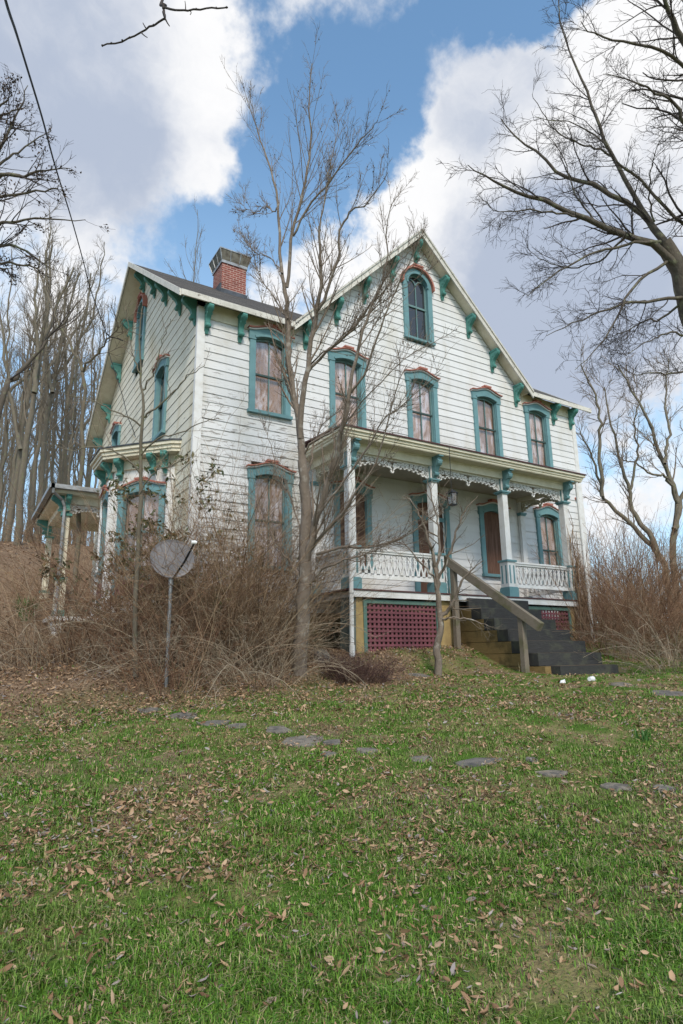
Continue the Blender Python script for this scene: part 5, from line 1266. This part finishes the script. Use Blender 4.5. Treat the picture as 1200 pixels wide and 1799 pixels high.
# lantern hanging from the porch ceiling
lp = at(794, 872, 12.6); lan = empty('porch_lantern', tuple(lp)); tag(lan, 'small glass lantern hanging from the porch ceiling near the door', 'lantern')
m_ = MB(); F0 = Fr((0, 0), (1, 0), (0, -1))
m_.tube([(0, 0, .12), (0, 0, 3.70 - lp[2])], .007, 6); m_.build('chain', M_BLACK, lan)
m_ = MB()
m_.prism([(-.10, -.10, .06), (.10, -.10, .06), (.10, .10, .06), (-.10, .10, .06)], [(-.025, -.025, .14), (.025, -.025, .14), (.025, .025, .14), (-.025, .025, .14)])
for a in (-.075, .075):
    for b in (-.075, .075): m_.tube([(a * .8, b * .8, -.17), (a, b, .06)], .009, 5)
m_.box(F0, -.07, .07, -.07, .07, -.19, -.165); m_.build('lantern_frame', M_BLACK, lan)
m_ = MB(); m_.prism([(-.055, -.055, -.165), (.055, -.055, -.165), (.055, .055, -.165), (-.055, .055, -.165)], [(-.07, -.07, .06), (.07, -.07, .06), (.07, .07, .06), (-.07, .07, .06)]); m_.build('lantern_glass', M_GLASS, lan)
# litter near the steps
p, k = ghit(1040, 1198); m_ = MB(); m_.tube([(-.055, .0, .04), (.045, .02, .038), (.055, .022, .038)], [.034, .042, .045], 12)
cup = m_.build('paper_cup', M_PLASTIC, None, (p[0], p[1], float(Gn(p[0], p[1])))); tag(cup, 'white cup lying on its side on the grass below the steps', 'cup')
p, k = ghit(988, 1199); m_ = MB(); r0 = random.Random(2); ring0 = [(.055 * math.cos(a) * r0.uniform(.7, 1.2), .04 * math.sin(a) * r0.uniform(.7, 1.2), .0) for a in np.linspace(0, 6.28, 9)[:-1]]
m_.prism(ring0, [(x * .8 + .01, y * .7, .045 + r0.uniform(-.015, .015)) for x, y, z in ring0]); cr = m_.build('crumpled_paper', M_PLASTIC, None, (p[0], p[1], float(Gn(p[0], p[1])))); tag(cr, 'crumpled scrap of white paper on the grass left of the cup', 'litter')
STONES = []
def stone(u, v, wpx, hpx, label, rot=0., h=.05, name='flagstone', grp='flagstones of the old path', lift=.016, cat='stone'):
    p, k = ghit(u, v); q, k2 = ghit(u, v + hpx / 2); q2, _ = ghit(u, v - hpx / 2)
    L = wpx / FPX * k / 2; Wd = np.linalg.norm(q2 - q) / 2; Wd = min(Wd, L * 1.3)
    rr = random.Random(int(u * 7 + v)); n = rr.choice((5, 6, 7)); STONES.append((p[0], p[1], max(L, Wd))); ang = math.atan2(_rt[1], _rt[0]) + rot
    pts = []
    for i in range(n):
        a = 2 * PI * i / n + rr.uniform(-.2, .2); sq = 1 / max(abs(math.cos(a)), abs(math.sin(a))) ** .8
        lx = L * math.cos(a) * sq * rr.uniform(.75, 1.1); ly = Wd * math.sin(a) * sq * rr.uniform(.75, 1.1)
        pts.append((lx * math.cos(ang) - ly * math.sin(ang), lx * math.sin(ang) + ly * math.cos(ang)))
    b = MB(); z0 = float(Gn(p[0], p[1])); gz = lambda x, y: float(G(p[0] + x, p[1] + y) - G(p[0], p[1]))
    b.prism([(x, y, gz(x, y) - h) for x, y in pts], [(x * .96, y * .96, gz(x, y) + lift + rr.uniform(-.004, .004)) for x, y in pts])
    o = b.build(name, M_FLAG, None, (p[0], p[1], z0), .008); tag(o, label, cat, grp); return o
STN = [(263, 1250, 44, 9, 'small half-buried flagstone at the left start of the path'), (322, 1259, 52, 12, 'dark flagstone second along from the left start of the path'), (372, 1271, 58, 11, 'pale oblong flagstone left of the mossy gap in the path'),
       (416, 1278, 42, 9, 'brown flagstone sunk in leaves left of the path middle'), (486, 1285, 44, 12, 'worn flagstone just before the large tilted slab'), (534, 1302, 72, 22, 'large tilted blue-grey slab in the middle of the path'),
       (583, 1306, 40, 9, 'small flagstone touching the right end of the tilted slab'), (580, 1330, 34, 10, 'small sunken stone below the tilted slab'), (646, 1323, 42, 13, 'square flagstone right of the tilted slab'),
       (738, 1335, 46, 11, 'grey flagstone left of the longest pale slab'), (840, 1339, 100, 14, 'longest pale slab lying across the path on the right'), (934, 1336, 26, 10, 'tiny flagstone at the right end of the longest slab'),
       (972, 1357, 66, 11, 'brown-edged flagstone among leaves right of the longest slab'), (1084, 1378, 56, 17, 'blue-grey flagstone near the right edge of the lawn'), (1166, 1388, 44, 14, 'rightmost dark flagstone of the path')]
for i, (u, v, a, b, l) in enumerate(STN): stone(u, v, a, b, l, rot=.3 * math.sin(i * 2.1) + .15)
stone(1175, 1220, 70, 9, 'long flat slab in the grass at the right edge below the brambles'); stone(1090, 1202, 44, 8, 'flat brown slab just right of the white cup'); stone(735, 1187, 50, 6, 'thin flat stone in the leaf litter before the sapling')
stone(566, 1158, 34, 14, 'rounded grey rock at the foot of the many-stemmed tree', h=.15, name='rock', grp=None, lift=.11, cat='rock')
# small plants in the lawn
def plant(u, v, n, h, m_, label, spread=.5, wd=.008):
    p, k = ghit(u, v); V = []; F = []
    for i in range(n):
        a = rng.uniform(0, 2 * PI); d = np.array([math.cos(a) * spread * rng.uniform(.2, 1), math.sin(a) * spread * rng.uniform(.2, 1), 1.]); d /= np.linalg.norm(d); s_ = np.array([-math.sin(a), math.cos(a), 0]); L = h * rng.uniform(.6, 1.15); b = np.array([rng.normal() * .04, rng.normal() * .04, -.02]); w_ = wd * rng.uniform(.7, 1.2)
        o = len(V); V += [b - s_ * w_, b + s_ * w_, b + d * L * .5 + s_ * w_, b + d * L * .5 - s_ * w_, b + d * L + np.array([d[0], d[1], -.3]) * L * .2]
        F += [(o, o + 1, o + 2, o + 3), (o + 3, o + 2, o + 4, o + 4)]
    me = bpy.data.meshes.new('clump_plant'); me.from_pydata([tuple(q) for q in V], [], [f if f[2] != f[3] else f[:3] for f in F]); me.materials.append(m_)
    o = bpy.data.objects.new('clump_plant', me); link(o); o.location = (p[0], p[1], float(Gn(p[0], p[1]))); tag(o, label, 'plant'); return o
M_FRESH = mat('fresh_green_leaf', twigmix([(.0, (.035, .10, .02)), (1., (.08, .20, .04))]), .5, .4)
plant(1133, 1300, 26, .16, M_FRESH, 'clump of upright green blades in the lawn at the right', .35)
plant(920, 1180, 60, .22, M_DRYGR, 'dry grass tuft at the foot of the lower handrail post', .8, .005)
plant(45, 1090, 110, .75, M_FRESH, 'green leafy weed on the slope behind the left brambles', .8, .03)

# ------------------------------------------------------------------ grass and fallen leaves
def off_stones(x, y, k=.8):
    ok = np.ones(len(x), bool)
    for a, b, r in STONES: ok &= np.hypot(x - a, (y - b)) > r * k * (.6 + .6 * rng.random(len(x)))
    return ok
def polar(n, d0, d1, pw, half=46):
    u = rng.random(n); e = 2 - pw; d = (d0 ** e + u * (d1 ** e - d0 ** e)) ** (1 / e)
    a = rng.uniform(-R(half), R(half), n); th = math.atan2(_fw[1], _fw[0]) + a
    return CAM[0] + d * np.cos(th), CAM[1] + d * np.sin(th), d
def litter_mask(x, y):
    b = ss(-4.2, -2.4, y - 1.9 * ss(-3., -1.8, x) + (vnoise(x, y, .8, 9) - .5) * 2.2) * (1 - .9 * ss(4.5, 7.5, x))
    pch = ss(.54, .76, vnoise(x, y, .9, 12) * .65 + vnoise(x, y, 2.7, 13) * .35)
    # bare leafy patch left of the lawn's middle
    q = (np.array(ghit(285, 1415)[0][:2])); dd = np.hypot((x - q[0]) * .9, (y - q[1]) * 1.0); pch = np.maximum(pch, 1 - ss(.30, .95, dd + (vnoise(x, y, 2.5, 14) - .5) * .8))
    far = ss(3.5, 7.5, np.hypot(x - CAM[0], y - CAM[1])) * .36
    return np.clip(np.maximum(b, np.maximum(pch * .85, far)), 0, 1)
def grass_batch(n, d0, d1, pw, h, wd):
    x, y, d = polar(n, d0, d1, pw); keep = rng.random(n) > litter_mask(x, y) * .80; keep &= ~((y > -4.3) & (x > -1.2) & (x < 1.9) & (y > -4.0)); keep &= y < -1.3 + 40 * (x > 4)
    keep &= off_stones(x, y, .75)
    cl = vnoise(x, y, 7., 21); keep &= rng.random(n) < .25 + cl * 1.0
    x, y, cl, d = x[keep], y[keep], cl[keep], d[keep]; M = len(x); z = Gn(x, y)
    th = rng.uniform(0, 2 * PI, M); ln = h * rng.uniform(.35, 1.2, M) * (.35 + .65 * vnoise(x, y, 1.6, 30) + .75 * vnoise(x, y, 9., 31) ** 2); bend = rng.uniform(.3, 1.6, M)
    dx, dy = np.cos(th), np.sin(th); w_ = wd * rng.uniform(.6, 1.3, M)
    b = np.stack([x, y, z - .008], 1); hd = np.stack([dx, dy, 0 * dx], 1); sd_ = np.stack([-dy, dx, 0 * dx], 1) * w_[:, None]
    up = np.array([0, 0, 1.]); L = ln[:, None]; bb = bend[:, None]
    m1 = b + up * L * .55 + hd * L * bb * .22; m2 = b + up * L * np.maximum(.2, 1 - .45 * bb) + hd * L * bb * .75
    V = np.stack([b - sd_, b + sd_, m1 + sd_ * .8, m1 - sd_ * .8, m2], 1).reshape(-1, 3); o = np.arange(M)[:, None] * 5
    return V, np.concatenate([o, o + 1, o + 2, o + 3], 1), np.concatenate([o + 3, o + 2, o + 4], 1)
Vs, Q, T3, off = [], [], [], 0
for args in ((420000, 1.2, 4.2, 1.5, .068, .0021), (400000, 3.6, 9.5, 1.4, .055, .0030), (90000, 8., 16., 1.0, .065, .0045)):
    v, q, t = grass_batch(*args); Vs.append(v); Q.append(q + off); T3.append(t + off); off += len(v)
# field beyond the steps on the right
x = rng.uniform(5, 32, 30000); y = rng.uniform(-9, 22, 30000); M = len(x); z = G(x, y); th = rng.uniform(0, 6.28, M); s_ = np.stack([np.cos(th), np.sin(th), 0 * x], 1); b = np.stack([x, y, z], 1); L = rng.uniform(.05, .16, M)[:, None]
Vs.append(np.stack([b - s_ * .008, b + s_ * .008, b + np.array([0, 0, 1.]) * L + rng.normal(size=(M, 3)) * .03], 1).reshape(-1, 3)); o = np.arange(M)[:, None] * 3 + off; T3.append(np.concatenate([o, o + 1, o + 2], 1)); off += 3 * M
gr = bpy.data.objects.new('grass', np_mesh('grass', np.concatenate(Vs), [np.concatenate(Q), np.concatenate(T3)], M_GRASS)); link(gr); tag(gr, kind='stuff')
def leaf_batch(n, d0, d1, pw, thr, size):
    x, y, d = polar(n, d0, d1, pw); dr = ss(.34, .68, vnoise(x, y, 2.2, 41) * .6 + vnoise(x, y, 6., 42) * .4); keep = rng.random(n) < thr * (.25 + 1.75 * dr) + litter_mask(x, y) * (1 - thr) * (.35 + .65 * dr); keep &= ~((y > -4.0) & (x > -.5) & (x < 1.5)); keep &= ~((y > -1.2) & (x > -6) & (x < 6))
    keep &= off_stones(x, y, .6)
    x, y = x[keep], y[keep]; return x, y, size
LX, LY, LS = [], [], []
for a in ((19000, 1.2, 4.5, 1.2, .40, .035), (52000, 3.5, 9.5, 1.2, .32, .038), (42000, 7.5, 16., 1.0, .22, .055)):
    x, y, s_ = leaf_batch(*a); LX.append(x); LY.append(y); LS.append(np.full(len(x), s_))
x = ghit(285, 1415)[0]; k_ = rng.normal(size=(1500, 2)) * .42; LX.append(x[0] + k_[:, 0] * 1.2); LY.append(x[1] + k_[:, 1] * .8); LS.append(np.full(1500, .042))
# litter on the wooded slope and along the front of the house
x = rng.uniform(-9.5, 3.5, 16000); y = -1.3 - np.abs(rng.normal(0, 1.5, 16000)); k_ = ~((y > -4.1) & (x > -.5) & (x < 1.5)) & off_stones(x, y, .6) & ~((x > -2.3) & (y < -2.2) & (rng.random(16000) < .85)); LX.append(x[k_]); LY.append(y[k_]); LS.append(np.full(k_.sum(), .052))
x = rng.uniform(-16, -6.5, 14000); y = rng.uniform(-1, 26, 14000); LX.append(x); LY.append(y); LS.append(np.full(len(x), .10))
x, y, s_ = np.concatenate(LX), np.concatenate(LY), np.concatenate(LS); M = len(x)
yaw = rng.uniform(0, 2 * PI, M); tilt = rng.normal(0, .45, M); roll = rng.normal(0, .8, M); L = s_ * np.exp(np.clip(rng.normal(-.15, .36, M), -1, .45)); Wd = L * rng.uniform(.07, .24, M); curl = rng.uniform(-.3, .8, M) * L
fx = np.stack([np.cos(yaw) * np.cos(tilt), np.sin(yaw) * np.cos(tilt), np.sin(tilt)], 1); sx_ = np.stack([-np.sin(yaw) * np.cos(roll), np.cos(yaw) * np.cos(roll), np.sin(roll)], 1); nz = np.cross(fx, sx_)
c0 = np.stack([x, y, Gn(x, y) + .004 + rng.random(M) * .030], 1)
def lp_(a, b, c): return c0 + fx * (L * a)[:, None] + sx_ * (Wd * b)[:, None] + nz * (curl * c)[:, None]
V = np.stack([lp_(-.5, 0, .3), lp_(-.2, .9, .25), lp_(.2, .8, .2), lp_(.5, 0, .5), lp_(.2, -.8, .2), lp_(-.2, -.9, .25), lp_(-.2, 0, 0), lp_(.2, 0, 0)], 1).reshape(-1, 3)
o = np.arange(M)[:, None] * 8; C4 = lambda *k: np.concatenate([o + q for q in k], 1)
lo = bpy.data.objects.new('fallen_leaves', np_mesh('fallen_leaves', V, [np.concatenate([C4(6, 7, 2, 1), C4(5, 4, 7, 6)]), np.concatenate([C4(0, 6, 1), C4(0, 5, 6), C4(7, 3, 2), C4(4, 3, 7)])], M_DEADL)); link(lo); tag(lo, kind='stuff')
